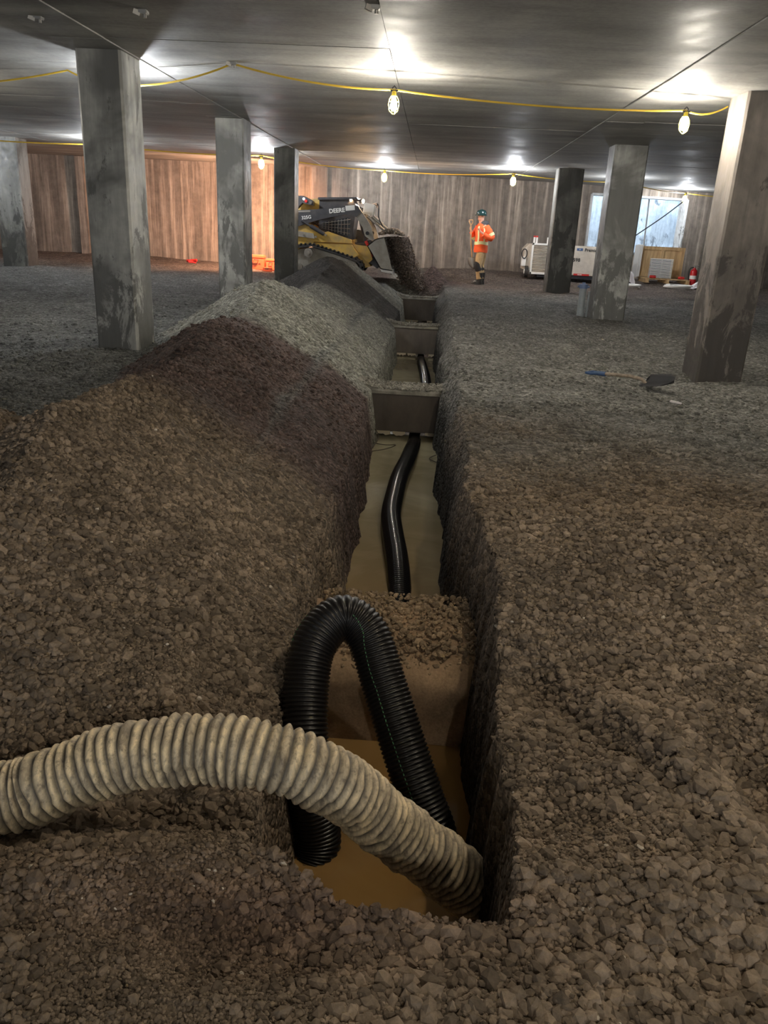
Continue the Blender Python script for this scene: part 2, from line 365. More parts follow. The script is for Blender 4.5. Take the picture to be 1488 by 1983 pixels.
def soilcol(x, y, z):
    n = .9 * fbm(x, y, .7, 4, 101); n2 = fbm(x, y, 2.2, 4, 131)
    brown = np.array([.180, .141, .104]); maroon = np.array([.105, .075, .066]); grey = np.array([.25, .245, .21]); dark = np.array([.062, .057, .05])
    fl = np.array([.205, .198, .178]); fll = np.array([.135, .137, .13]); red = np.array([.125, .10, .085])
    def st(a, b, t): t = np.clip((t - a) / (b - a), 0, 1); return (t * t * (3 - 2 * t))[..., None]
    right = brown * (1 - st(4.2, 6.4, y + n * 1.6)) + fl * st(4.2, 6.4, y + n * 1.6)
    right = right * (1 - .45 * st(.0, .5, n2) * st(3.4, 4.5, y) * (1 - st(5.2, 6.2, y)))
    right = right * (1 - st(17, 20, y + n)) + red * st(17, 20, y + n)
    yy = y + .5 * n
    left = brown * np.ones_like(right)
    for a, b, c in ((4.0, 4.8, maroon), (7.2, 7.7, grey), (12.9, 13.4, dark), (15.9, 16.2, grey)):
        left = left * (1 - st(a, b, yy)) + c * st(a, b, yy)
    lf = fll * (1 - st(17.5, 20, y + n)) + red * st(17.5, 20, y + n)
    isp = np.maximum(st(.02, .10, pile(x, y) - ground(x, y)), st(-1.1, -.9, x)); lfl = lf * (1 - isp) + left * isp
    near = 1 - st(3.4, 4.0, y); lfl = lfl * (1 - near * st(-2.6, -2.2, x)) + brown * near * st(-2.6, -2.2, x)
    s = st(-.40, -.15, x)
    col = lfl * (1 - s) + right * s
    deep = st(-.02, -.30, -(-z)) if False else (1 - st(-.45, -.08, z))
    col = col * (1 - .78 * deep * st(-.2, .1, x))  # shade of the right pit wall painted into the soil colour, with wet darkening
    col = col * (1 + .35 * n2)[..., None]
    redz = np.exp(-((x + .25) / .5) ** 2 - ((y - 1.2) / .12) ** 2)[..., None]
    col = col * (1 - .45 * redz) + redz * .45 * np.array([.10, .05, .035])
    hp = (np.hypot(x - .05, y - 20.6) < .75)[..., None]
    return np.clip(np.where(hp, np.array([.10, .07, .06]), col), .015, .6)
def axis_x():
    xs = list(np.arange(-1.7, .62, .0115)); d = .0115; a = xs[-1]; b = xs[0]; R = []; L = []
    while a < 13: d *= 1.03; a += d; R.append(a)
    d = .0115
    while b > -13.5: d *= 1.032; b -= d; L.append(b)
    return np.array(L[::-1] + xs + R)
ys = [-7.9, -6, -4, -2.5, -1.5, -.8, -.3, .1, .4, .6]; yy = .7
while yy < 27: ys.append(yy); yy += max(.0085, .0062 * yy)
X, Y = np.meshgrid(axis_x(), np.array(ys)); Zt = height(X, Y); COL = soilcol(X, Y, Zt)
ny, nx = X.shape; V = np.stack([X, Y, Zt], -1).reshape(-1, 3); CV = COL.reshape(-1, 3)
I = np.arange(ny * nx).reshape(ny, nx); F = np.stack([I[:-1, :-1], I[:-1, 1:], I[1:, 1:], I[1:, :-1]], -1).reshape(-1, 4)
fc = V[F].mean(1); hp = (pile(fc[:, 0], fc[:, 1]) - ground(fc[:, 0], fc[:, 1])); ispile = (hp > .05) & (fc[:, 0] < -.66) & (fc[:, 1] > 1.5) & (fc[:, 1] < 20.3)
isheap = (np.hypot(fc[:, 0] - .05, fc[:, 1] - 20.6) < .62)
def np_mesh(name, V, F, col, m, smooth):
    me = bpy.data.meshes.new(name); n = F.shape[1]
    me.vertices.add(len(V)); me.vertices.foreach_set('co', V.astype(np.float32).ravel())
    me.loops.add(F.size); me.loops.foreach_set('vertex_index', F.astype(np.int32).ravel())
    me.polygons.add(len(F)); me.polygons.foreach_set('loop_start', (np.arange(len(F)) * n).astype(np.int32))
    me.polygons.foreach_set('use_smooth', np.full(len(F), smooth)); me.update(calc_edges=True)
    if col is not None:
        a = me.color_attributes.new('soil', 'FLOAT_COLOR', 'POINT'); a.data.foreach_set('color', np.c_[col, np.ones(len(col))].astype(np.float32).ravel())
    me.materials.append(m); me.validate(); return me
def sub(name, mask):
    f = F[mask]; u, inv = np.unique(f, return_inverse=True)
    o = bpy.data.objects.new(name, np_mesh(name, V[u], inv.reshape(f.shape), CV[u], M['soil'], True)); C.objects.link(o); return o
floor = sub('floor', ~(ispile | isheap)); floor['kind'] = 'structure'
py = fc[:, 1]
for nm, a, b, lab, cat in (('dirt_mound', 0, 4.45, 'broad mound of brown stony dirt in the left foreground beside the trench', 'dirt mound'),
        ('gravel_pile', 4.45, 7.4, 'dark maroon-brown gravel pile with a pointed peak beside the nearest left column', 'gravel pile'),
        ('gravel_pile', 7.4, 13.1, 'long pale grey gravel pile behind the maroon pile', 'gravel pile'),
        ('gravel_pile', 13.1, 16.05, 'dark fine gravel pile in front of the loader', 'gravel pile'),
        ('gravel_pile', 16.05, 21, 'coarse light grey gravel pile lying against the loader track', 'gravel pile')):
    tag(sub(nm, ispile & (py >= a) & (py < b)), lab, cat, None, 'stuff')
tag(sub('dirt_heap', isheap), 'reddish-brown dirt heap just tipped at the far end of the trench', 'dirt heap', None, 'stuff')

# crushed stones scattered over the ground, denser towards the camera
ico_t = (1 + 5 ** .5) / 2
ICO = np.array([(-1, ico_t, 0), (1, ico_t, 0), (-1, -ico_t, 0), (1, -ico_t, 0), (0, -1, ico_t), (0, 1, ico_t), (0, -1, -ico_t), (0, 1, -ico_t), (ico_t, 0, -1), (ico_t, 0, 1), (-ico_t, 0, -1), (-ico_t, 0, 1)]) / 1.902
IF = np.array([(0, 11, 5), (0, 5, 1), (0, 1, 7), (0, 7, 10), (0, 10, 11), (1, 5, 9), (5, 11, 4), (11, 10, 2), (10, 7, 6), (7, 1, 8), (3, 9, 4), (3, 4, 2), (3, 2, 6), (3, 6, 8), (3, 8, 9), (4, 9, 5), (2, 4, 11), (6, 2, 10), (8, 6, 7), (9, 8, 1)])
def rand_rot(n):
    q = RNG.normal(size=(n, 4)); q /= np.linalg.norm(q, axis=1)[:, None]; a, b, c, d = q.T
    return np.stack([1 - 2 * (c * c + d * d), 2 * (b * c - a * d), 2 * (b * d + a * c), 2 * (b * c + a * d), 1 - 2 * (b * b + d * d), 2 * (c * d - a * b), 2 * (b * d - a * c), 2 * (c * d + a * b), 1 - 2 * (b * b + c * c)], 1).reshape(-1, 3, 3)
def rocks(P, R, flat=.8):
    """angular stones at P with radius R -> verts (n,12,3)"""
    n = len(P); v = ICO[None] * RNG.uniform(.78, 1.14, (n, 12, 1)); sc = np.stack([RNG.uniform(.9, 1.45, n), RNG.uniform(.7, 1.05, n), RNG.uniform(flat * .7, flat * 1.2, n)], 1)
    v = v * sc[:, None] * R[:, None, None]
    az = RNG.uniform(0, 2 * PI, n); tx = RNG.normal(0, .35, n); ty = RNG.normal(0, .35, n); ca, sa = np.cos(az), np.sin(az); cx, sx = np.cos(tx), np.sin(tx); cy, sy = np.cos(ty), np.sin(ty); z0 = np.zeros(n); o1 = np.ones(n)
    Rz = np.stack([ca, -sa, z0, sa, ca, z0, z0, z0, o1], 1).reshape(-1, 3, 3); Rx = np.stack([o1, z0, z0, z0, cx, -sx, z0, sx, cx], 1).reshape(-1, 3, 3); Ry = np.stack([cy, z0, sy, z0, o1, z0, -sy, z0, cy], 1).reshape(-1, 3, 3)
    return np.einsum('nij,nkj->nki', Rx @ Ry @ Rz, v) + P[:, None]
N = 98000
r = np.exp(RNG.uniform(math.log(.85), math.log(13), N)); th = RNG.uniform(-.62, .62, N)
sx_, sy_ = r * np.sin(th), r * np.cos(th)
e = .03; hz = height(sx_, sy_); gx = (height(sx_ + e, sy_) - height(sx_ - e, sy_)) / (2 * e); gy = (height(sx_, sy_ + e) - height(sx_, sy_ - e)) / (2 * e)
rad = np.exp(RNG.normal(math.log(.0080), .5, N)); clus = fbm(sx_, sy_, 2.4, 3, 201)
rad *= (1 + .9 * clus) * np.where(r > 4, 1.1, 1) * np.clip(r / 1.7, .66, 1); rad = np.clip(rad, .0042, .0235)
ok = (hz > WZ + .06) & (np.abs(gx) < 4) & (rad * 1500 > 2.1 * r) & ((np.abs(gx) < 2) | (rad < .016))
sx_, sy_, hz, rad, gx, gy = (q[ok] for q in (sx_, sy_, hz, rad, gx, gy))
P = np.stack([sx_, sy_, hz + rad * .12], 1)
rv = rocks(P, rad); rc = soilcol(sx_, sy_, hz) * RNG.uniform(.62, 1.5, (len(P), 1)); rc[(RNG.random(len(P)) < .006) & (rad < .010)] = (.5, .45, .38)
D = np.hypot(sx_, sy_); app = rad / np.hypot(D, 1.3); infr = (np.abs(np.arctan2(sx_, sy_)) < .5) & (D > 1.0)
big = np.argsort(-(app * infr))[:300]; isb = np.zeros(len(P), bool); isb[big] = True
g = rv[~isb]; n = len(g)
o = bpy.data.objects.new('gravel', np_mesh('gravel', g.reshape(-1, 3), (IF[None] + (np.arange(n) * 12)[:, None, None]).reshape(-1, 3), np.repeat(rc[~isb], 12, 0), M['stone'], False))
C.objects.link(o); o.parent = floor; o['kind'] = 'stuff'
for i in big:
    me = np_mesh('stone', rv[i] - P[i], IF, np.repeat(rc[i][None], 12, 0), M['stone'], False)
    o = bpy.data.objects.new('stone', me); C.objects.link(o); o.location = P[i]; o.parent = floor
# water
b = MB(); b.add([(-.95, 1.1, WZ), (.75, 1.1, WZ), (.75, 21.2, WZ), (-.95, 21.2, WZ)], [(0, 1, 2, 3)])
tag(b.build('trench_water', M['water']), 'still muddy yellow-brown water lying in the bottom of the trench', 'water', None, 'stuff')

# ---------------------------------------------------------------- structure
b = MB(); b.box((-.5, 9, CEIL + .16), (28, 36, .25)); ceil = tag(b.build('ceiling', M['ceil']), kind='structure')
xsn = [-13.9, -10.9, -8.45, -6.0, -3.45, -2.95, -.47, 2.12, 2.62, 4.7, 7.1, 9.6, 13.4]
ysn = [-8.5, -6.05, -3.6, -1.2, 1.25, 3.7, 4.9, 6.1, 7.55, 8.8, 10.1, 11.3, 12.5, 13.8, 15.0, 16.2, 17.5, 18.7, 20.0, 21.2, 22.5, 24.9, 26.9]
for i in range(len(xsn) - 1):
    for j in range(len(ysn) - 1):
        x0, x1, y0, y1 = xsn[i], xsn[i + 1], ysn[j], ysn[j + 1]; dz = random.uniform(-.002, .002) + (-.010 if i in (4, 7) else 0)
        g = random.choice((.004, .005, .007)); gg = .0015 if random.random() < .6 else .004
        b = MB(); b.box(((x0 + x1) / 2, (y0 + y1) / 2, CEIL + .022 + dz), (x1 - x0 - g, y1 - y0 - gg, .044)); b.build('ceiling_panel', M['ceil'], ceil)
def wall(name, p0, p1, z0, z1, th, m, hole=None, seams=None):
    """vertical wall between two plan points, split into cast panels"""
    p0 = Vector(p0); p1 = Vector(p1); L = (p1 - p0).length; d = (p1 - p0) / L; nrm = Vector((-d.y, d.x)); a = math.atan2(d.y, d.x)
    root = None
    def blk(nm, s0, s1, za, zb, off, par):
        c = p0 + d * (s0 + s1) / 2 + nrm * (th / 2 + off)
        b = MB(); b.box((c.x, c.y, (za + zb) / 2), (s1 - s0, th, zb - za), rotm(0, 0, a)); return b.build(nm, m, par)
    if hole:
        h0, h1, hz0, hz1 = hole
        root = blk(name, 0, h0, z0, z1, .03, None); blk('wall_section', h1, L, z0, z1, .03, root)
        blk('wall_section', h0, h1, z0, hz0, .03, root); blk('wall_section', h0, h1, hz1, z1, .03, root)
    else: root = blk(name, 0, L, z0, z1, .03, None)
    root['kind'] = 'structure'
    if seams:
        ss = list(seams)
        for k in range(len(ss) - 1):
            s0, s1 = ss[k], ss[k + 1]; g = .006; off = random.uniform(-.006, .004)
            def pn(a0, a1, za, zb):
                c = p0 + d * (a0 + a1) / 2 + nrm * (.012 + off); b = MB(); b.box((c.x, c.y, (za + zb) / 2), (a1 - a0 - g, .045, zb - za), rotm(0, 0, a)); b.build('wall_panel', m, root)
            if hole and s0 < h1 and s1 > h0:
                if s0 < h0: pn(s0, h0, z0, z1)
                if s1 > h1: pn(h1, s1, z0, z1)
                pn(max(s0, h0), min(s1, h1), z0, hz0); pn(max(s0, h0), min(s1, h1), hz1, z1)
            else: pn(s0, s1, z0, z1)
    return root
K = (-2.95, 22.3)
wall('wall_far_left', (-14, 22.3), K, -.3, CEIL, .3, M['wall'], None, [.1, 1.3, 2.5, 3.7, 4.75, 5.9, 7.1, 8.3, 9.5, 10.5, 11.04])
hs = lambda x: (x - K[0]) * math.hypot(1, .3)
wall('wall_far_right', K, (13.2, 22.3 + .3 * 16.15), -.3, CEIL, .3, M['wall'], (hs(4.5), hs(7.5), .92, 2.5), [0, .6, 1.85, 3.1, 4.35, 5.6, 6.85, 8.1, 9.4, 10.9, 12.1, 13.3, 14.6, 16.8])
for nm, p0, p1 in (('wall_left', (-13.6, -8.3), (-13.6, 22.6)), ('wall_right', (13, 27.4), (13, -8.3)), ('wall_back', (13, -8), (-13.9, -8))):
    wall(nm, p0, p1, -.3, CEIL, .3, M['wall'])
b = MB(); b.box((-9.6, 22.22, 1.2), (.22, .12, 3.05)); b.box((-3.1, 22.2, 1.2), (.42, .14, 3.05)); tag(b.build('trim_1', M['wall']), kind='structure')
# light shaft behind the opening
b = MB()
a = math.atan(.3)
b.box((6.2, 28.2, 2.6), (9, .25, 6), rotm(0, 0, a)); b.box((2.2, 27.2, 2.6), (.25, 5, 6), rotm(0, 0, a)); b.box((10.9, 29.6, 2.6), (.25, 5, 6), rotm(0, 0, a))
b.box((6.2, 27.2, .3), (9, 3, .3), rotm(0, 0, a)); tag(b.build('wall_shaft', M['shaft']), kind='structure')
nr = Vector((-math.sin(a), math.cos(a)))
b = MB()
def wpt(x, off=0): return (x + nr.x * off, 22.3 + .3 * (x - K[0]) + nr.y * off)
for x in (4.5, 7.5):
    p = wpt(x, .12); b.box((p[0], p[1], 1.7), (.07, .36, 1.6), rotm(0, 0, a))
for z in (.92, 2.5):
    p = wpt(6.0, .12); b.box((p[0], p[1], z), (3.13, .36, .06), rotm(0, 0, a))
tag(b.build('window_1', M['shaft']), kind='structure')

# columns
def chamfer(x0, x1, y0, y1, c): return [(x0 + c, y0), (x1 - c, y0), (x1, y0 + c), (x1, y1 - c), (x1 - c, y1), (x0 + c, y1), (x0, y1 - c), (x0, y0 + c)]
def column(x0, x1, y0, y1, z0, m, lab):
    b = MB(); cs = chamfer(x0, x1, y0, y1, .022); zs = [z0, .9, 1.0, 1.8, CEIL]
    b.prism(cs, z0, CEIL, 'z'); o = b.build('concrete_column', m); return tag(o, lab, 'column')
column(-3.41, -2.98, 7.98, 8.5, -.3, M['column'], 'nearest left concrete column with dark blotches, standing behind the maroon gravel pile')
column(-3.36, -2.93, 12.67, 13.2, -.2, M['column'], 'pale grey concrete column rising from the grey gravel pile, second from the camera on the left')
column(-3.35, -2.92, 17.17, 17.7, -.2, M['column_dark'], 'dark concrete column directly left of the loader')
column(-9.5, -8.93, 17.54, 18.05, -.2, M['column_dark'], 'concrete column at the far left edge of the view')
column(3.02, 3.52, 8.8, 9.34, -.4, M['column_brown'], 'nearest right concrete column beside the shovel on the ground')
column(2.84, 3.38, 13.94, 14.44, -.3, M['column'], 'grey concrete column with a capped pipe at its foot')
column(2.71, 3.28, 19.08, 19.55, -.3, M['column_dark'], 'dark concrete column standing in front of the heater')

# footing beams crossing the trench, with gravel on top
def beam(y0, y1, x0, x1, zb, zt, lab):
    root = MB().box(((x0 + x1) / 2, (y0 + y1) / 2, (zb + zt) / 2), (x1 - x0, y1 - y0, zt - zb), None, .012).build('footing_beam', M['beam']); tag(root, lab, 'footing beam', 'footing beams across the trench')
    xs = np.linspace(x0 - .05, x1 + .05, 70); yv = np.linspace(y0 - .03, y1 + .03, 26); A, B = np.meshgrid(xs, yv)
    u = (A - (x0 + x1) / 2) / ((x1 - x0) / 2)
    e = np.clip(np.minimum(B - y0 + .03, y1 + .03 - B) / .06, 0, 1)
    Zc = zt - .02 + .045 * np.sqrt(e) + .05 * np.abs(u) ** 5 * e + .02 * fbm(A, B, 18, 3, 7) * e
    idx = np.arange(A.size).reshape(A.shape); ff = np.stack([idx[:-1, :-1], idx[:-1, 1:], idx[1:, 1:], idx[1:, :-1]], -1).reshape(-1, 4)
    cc = np.tile([.24, .225, .19], (A.size, 1)) * (1 + .3 * fbm(A, B, 12, 2, 4)).reshape(-1, 1)
    n = 700; P = np.stack([RNG.uniform(x0, x1, n), RNG.uniform(y0 - .02, y1 + .02, n), np.zeros(n)], 1); uu = (P[:, 0] - (x0 + x1) / 2) / ((x1 - x0) / 2)
    P[:, 2] = zt + .03 + + .05 * np.abs(uu) ** 5; rr = RNG.uniform(.008, .017, n); rk = rocks(P, rr)
    vv = np.vstack([np.stack([A, B, Zc], -1).reshape(-1, 3), rk.reshape(-1, 3)])
    tri = np.vstack([ff[:, [0, 1, 2]], ff[:, [0, 2, 3]], (IF[None] + (A.size + np.arange(n) * 12)[:, None, None]).reshape(-1, 3)])
    co = np.vstack([cc, np.repeat(np.tile([.25, .235, .2], (n, 1)) * RNG.uniform(.6, 1.4, (n, 1)), 12, 0)])
    g = bpy.data.objects.new('gravel', np_mesh('gravel', vv, tri, co, M['stone'], False)); C.objects.link(g); g.parent = root; g['kind'] = 'stuff'
    for k, (fx, fw) in enumerate(((.22, .2), (.42, .14), (.82, .22))):
        cx = x0 + (x1 - x0) * fx; w_ = (x1 - x0) * fw; pl = [(cx + w_ * (t / 8 - .5), zb + .004) for t in range(9)] + [(cx + w_ * (t / 8 - .5), zb - .02 - .025 * random.random()) for t in range(8, -1, -1)]
        MB().prism(pl, y0 + .01, y0 + .05).build('foam_scrap', M['foam'], root)
beam(7.87, 8.25, -.62, .32, -.69, -.27, 'nearest brown footing beam crossing the trench, gravel along its top')
beam(13.4, 13.75, -.66, .34, -.70, -.25, 'middle grey footing beam crossing the trench')
beam(18.6, 18.95, -.7, .26, -.70, -.2, 'farthest small footing beam crossing the trench below the bucket')

# near concrete block, half buried in dirt
def block():
    nx_, nz_ = 46, 34; root = empty('buried_footing', (0, 3.05, WZ - .2), 'mud-covered concrete block blocking the trench behind the black corrugated pipe', 'footing')
    vs = []; fs = []
    A, B = np.meshgrid(np.linspace(-.40, .36, 60), np.linspace(-.95, -.40, 40))
    yb = 2.76 + .010 * fbm(A, B, 9, 4, 3) - .0 * A
    yb = yb + np.clip((B + .50) / .12, 0, 1) ** 2 * .10
    cx = np.interp(B, [-.95, -.75, -.62, -.4], [.22, .24, .31, .36])
    A2 = np.where(A > 0, A * cx / .36, A)
    top = np.linspace(0, 1, 24)[1:]
    rows = [np.stack([A2[i], yb[i], B[i]], 1) for i in range(40)]
    for t_ in top:
        y_ = yb[-1] + t_ * (3.34 - yb[-1]); z_ = -.40 + .05 * math.sin(min(t_ * 2.2, 1.57)) + .02 * fbm(A2[-1], np.full(60, t_), 12, 3, 21)
        if t_ > .9: z_ = z_ - .05
        rows.append(np.stack([A2[-1] * (1 + .1 * t_), y_ + .02 * fbm(A2[-1], A2[-1] * 0, 9, 3, 5) * (t_ > .8), z_], 1))
    rows.append(rows[-1] + np.array([0, .03, -.5]))
    Vv = np.vstack(rows); nr_ = len(rows); idx = np.arange(nr_ * 60).reshape(nr_, 60); ff = np.stack([idx[:-1, :-1], idx[:-1, 1:], idx[1:, 1:], idx[1:, :-1]], -1).reshape(-1, 4)
    cc = np.tile([.31, .215, .135], (len(Vv), 1)) * (1 + .25 * fbm(Vv[:, 0], Vv[:, 1] + Vv[:, 2], 8, 3, 12))[:, None]
    sk = (Vv[:, 0] > -.02)[:, None] * (Vv[:, 2] < -.45)[:, None]
    o = bpy.data.objects.new('concrete_face', np_mesh('concrete_face', Vv - np.array([0, 3.05, WZ - .2]), ff, cc, M['stone'], True)); C.objects.link(o); o.parent = root
    # side wall
    s = MB(); s.prism([(2.80, -.95), (2.86, -.44), (3.3, -.42), (3.3, -.95)], .2, .26, 'x').xf(Matrix.Translation((0, -3.05, .95))); s.build('side_face', M['block'], root)
    n = 1700; xx = RNG.uniform(-.40, .38, n); q = RNG.uniform(0, 1, n); y_ = 2.80 + q * .55; P = np.stack([xx - 0, y_ - 3.05, -.40 + .05 * np.sin(np.minimum(q * 2.2, 1.57)) + .012 - (WZ - .2) - np.clip((q < .1) * (.1 - q), 0, 1) * .5], 1)
    rr = np.clip(np.exp(RNG.normal(math.log(.0085), .4, n)), .004, .02); rk = rocks(P, rr)
    g = bpy.data.objects.new('gravel', np_mesh('gravel', rk.reshape(-1, 3), (IF[None] + (np.arange(n) * 12)[:, None, None]).reshape(-1, 3), np.repeat(np.tile([.27, .20, .13], (n, 1)) * RNG.uniform(.6, 1.35, (n, 1)), 12, 0), M['stone'], False))
    C.objects.link(g); g.parent = root; g['kind'] = 'stuff'
block()

# ---------------------------------------------------------------- corrugated pipes
def corrugated(name, pts, radius, pitch, amp, m, lab, cat, n=30, per=6, dent=0, prof=.5, groove=False, open_end=False):
    S, L = spline(pts, 4); ribs = int(L / pitch); S, L = spline(pts, ribs * per + 1); N_ = len(S)
    T = np.gradient(S, axis=0); T /= np.linalg.norm(T, axis=1)[:, None]; u = np.cross(T[0], [0, 0, 1.]); u /= np.linalg.norm(u)
    vs = np.zeros((N_, n, 3)); gr = np.zeros((N_, n)); an = np.linspace(0, 2 * PI, n, endpoint=False)
    for i in range(N_):
        u = u - T[i] * (u @ T[i]); u /= np.linalg.norm(u); v = np.cross(T[i], u)
        ph = (i % per) / per; s = .5 - .5 * math.cos(2 * PI * ph); s = s ** prof
        rr = radius - amp * (1 - s) * 1.0 + 0 * an
        if dent:
            rr = rr + dent * (fbm(an / PI * 2 + 40, np.full(n, i / per * .35), 1.3, 3, 3)) + dent * .6 * vn(an * 2.2, np.full(n, i // per * 3.7), 8)
        vs[i] = S[i] + (np.cos(an)[:, None] * u + np.sin(an)[:, None] * v) * rr[:, None]; gr[i] = (1 - s)
    V_ = vs.reshape(-1, 3); idx = np.arange(N_ * n).reshape(N_, n); ff = np.stack([idx[:-1], np.roll(idx, -1, 1)[:-1], np.roll(idx, -1, 1)[1:], idx[1:]], -1).reshape(-1, 4)
    me = np_mesh(name, V_, ff, None, m, True)
    a = me.attributes.new('groove', 'FLOAT', 'POINT'); a.data.foreach_set('value', (np.clip(gr.reshape(-1) * 1.3 - .3, 0, 1) * .95).astype(np.float32))
    o = bpy.data.objects.new(name, me); C.objects.link(o); tag(o, lab, cat)
    return o, S, T
bp, S, T = corrugated('corrugated_pipe', [(-.30, 2.05, -.86), (-.27, 2.15, -.74), (-.325, 2.22, -.46), (-.35, 2.36, -.26), (-.335, 2.47, -.13), (-.25, 2.56, -.065), (-.15, 2.54, -.12), (-.07, 2.43, -.27), (.005, 2.32, -.42), (.08, 2.22, -.57), (.135, 2.16, -.68), (.15, 2.13, -.80)],
    0.084, .0155, .0075, M['black'], 'black corrugated drain pipe arched over in a loop in the near pit', 'pipe')
i0 = int(len(S) * .42); i1 = int(len(S) * .93); b = MB(); pts = []
for i in range(i0, i1, 3):
    side = np.cross(T[i], [0, 0, 1.]); side /= np.linalg.norm(side); upv = np.cross(side, T[i]); pts.append(S[i] + side * .062 + upv * .051 if side[0] < 0 else S[i] - side * .062 + upv * .051)
b.tube(pts, .0022, 6).build('print_line', M['green'], bp)['label'] = 'thin green line along the pipe'
corrugated('corrugated_pipe', [(-1.5, 1.36, -.13), (-1.0, 1.52, -.09), (-.86, 1.55, -.045), (-.68, 1.585, .02), (-.46, 1.60, .05), (-.30, 1.60, .03), (-.185, 1.62, -.03), (-.095, 1.66, -.13), (.02, 1.71, -.28), (.16, 1.76, -.43), (.26, 1.79, -.56), (.33, 1.82, -.68), (.38, 1.84, -.8)],
    .088, .0262, .0125, M['greyhose'], 'mud-caked pale grey corrugated hose bending down into the near pit', 'hose', n=44, per=8, dent=.012, prof=.6)
corrugated('drain_hose', [(-.08, 14.0, -.80), (-.08, 13.5, -.80), (-.05, 12.6, -.74), (.02, 11.2, -.72), (.04, 10.0, -.73), (.0, 9.0, -.77), (-.06, 8.1, -.795), (-.06, 7.8, -.785), (-.08, 7.35, -.74), (-.105, 6.9, -.71), (-.155, 6.35, -.70), (-.175, 5.85, -.70), (-.18, 5.40, -.70), (-.145, 5.0, -.70), (-.105, 4.66, -.71), (-.075, 4.35, -.745), (-.05, 4.0, -.83)],
    .076, .02, .0035, M['wetblack'], 'glossy wet black hose snaking along the water of the trench under the footing beams', 'hose', n=24, per=4)
for k, pl in enumerate(([(-.52, 7.6, -.70), (-.45, 7.55, -.735), (-.33, 7.5, -.735), (-.24, 7.5, -.73), (-.33, 7.35, -.735), (-.5, 7.2, -.735)], [(-.5, 7.75, -.6), (-.42, 7.6, -.68), (-.46, 7.35, -.735)], [(.2, 7.3, -.735), (.1, 7.1, -.735), (.2, 6.95, -.735)])):
    S_, _ = spline(pl, 30); tag(MB().tube(S_, .004, 6).build('tie_wire', M['rust']), ('thin bent wire lying in the water left of the black hose', 'short dark wire poking from the left bank below the nearest footing beam', 'small bent wire at the right bank below the nearest footing beam')[k], 'wire')

# ---------------------------------------------------------------- string lights
def sag(p, q, s, n=14):
    p, q = Vector(p), Vector(q); return [p.lerp(q, t / n) - Vector((0, 0, s * 4 * (t / n) * (1 - t / n))) for t in range(n + 1)]
def cable(knots, s, lab, r=.009):
    pts = []
    for p, q in zip(knots[:-1], knots[1:]): pts += sag(p, q, s)[:-1]
    pts.append(Vector(knots[-1])); return tag(MB().tube(pts, r, 6).build('light_cable', M['yellow_cable']), lab, 'cable')
def lamp(x, y, z, lab, cool=False, s=1.0, det=True):
    root = empty('string_lamp', (x, y, z), lab, 'lamp', 'temporary string lamps under the ceiling')
    b = MB(); b.cyl((0, 0, .0), (0, 0, -.045), .021, .024, 12); b.build('socket', M['yellow'], root, True)
    b = MB(); b.tube([(-.012, 0, .004), (-.02, 0, .025), (0, 0, .045), (.02, 0, .025), (.012, 0, .004)], .005, 6); b.box((0, 0, .002), (.075, .03, .016)); b.build('hook', M['darkmetal'], root)
    b = MB(); pr = [(.0, -.175), (.022, -.17), (.033, -.15), (.036, -.13), (.03, -.1), (.018, -.07), (.014, -.045)]
    b.loft([[(r_ * math.cos(2 * PI * k / 12) * .95, r_ * math.sin(2 * PI * k / 12) * .95, z_) for k in range(12)] for r_, z_ in [(max(p[0], .002), p[1]) for p in pr]]); b.build('bulb', M['bulb_warm'] if cool == 'warm' else M['bulb_cool'] if cool else M['bulb'], root, True)
    b = MB()
    for k in range(6):
        a_ = 2 * PI * k / 6; b.tube([(rr * math.cos(a_), rr * math.sin(a_), zz) for rr, zz in ((.024, -.04), (.046, -.075), (.053, -.12), (.042, -.175), (.008, -.205))], .0026, 5)
    for rr, zz in ((.05, -.09), (.05, -.15)): b.tube([(rr * math.cos(2 * PI * k / 16), rr * math.sin(2 * PI * k / 16), zz) for k in range(17)], .0026, 5)
    b.build('wire_guard', M['yellow'], root)
    if s != 1: root.scale = (s, s, s)
    return root
ZL = 2.56
lamp(-.47, 8.52, ZL, 'caged yellow string lamp hanging near the ceiling centre, closest to the middle')
lamp(2.51, 9.05, ZL, 'caged string lamp hanging just left of the nearest right column')
lamp(-3.27, 9.0, ZL, 'string lamp glowing behind the nearest left column', True)
lamp(-6.1, 9.6, ZL, 'string lamp left of the nearest left column, out of view')
lamp(5.1, 8.4, ZL, 'string lamp right of the nearest right column, out of view')
lamp(-3.76, 17.9, 2.60, 'bright far string lamp between the second and third left columns', True, 1.2)
lamp(-1.31, 20.98, 2.62, 'bright far string lamp above the loader', True, 1.2)
lamp(1.78, 19.79, 2.60, 'bright far string lamp above the worker', True, 1.2)
lamp(7.06, 24.2, 2.60, 'bright far string lamp in front of the daylit opening', True, 1.2)
lamp(-6.9, 16.9, 2.60, 'far string lamp behind the nearest left column', True, 1.2)
lamp(-10.2, 16.2, 2.60, 'far string lamp beyond the left edge', True, 1.2)
lamp(4.6, 20.9, 2.60, 'far string lamp hidden behind the grey column with the capped pipe', True, 1.2)
lamp(1.05, 2.6, ZL, 'string lamp overhead to the right of the trench, above the frame', 'warm', 1.08)
for x in (.6, 3.6): lamp(x, -2.6, ZL, 'string lamp in the row behind the camera, %s' % {.6: 'nearer the middle', 3.6: 'further right'}[x])
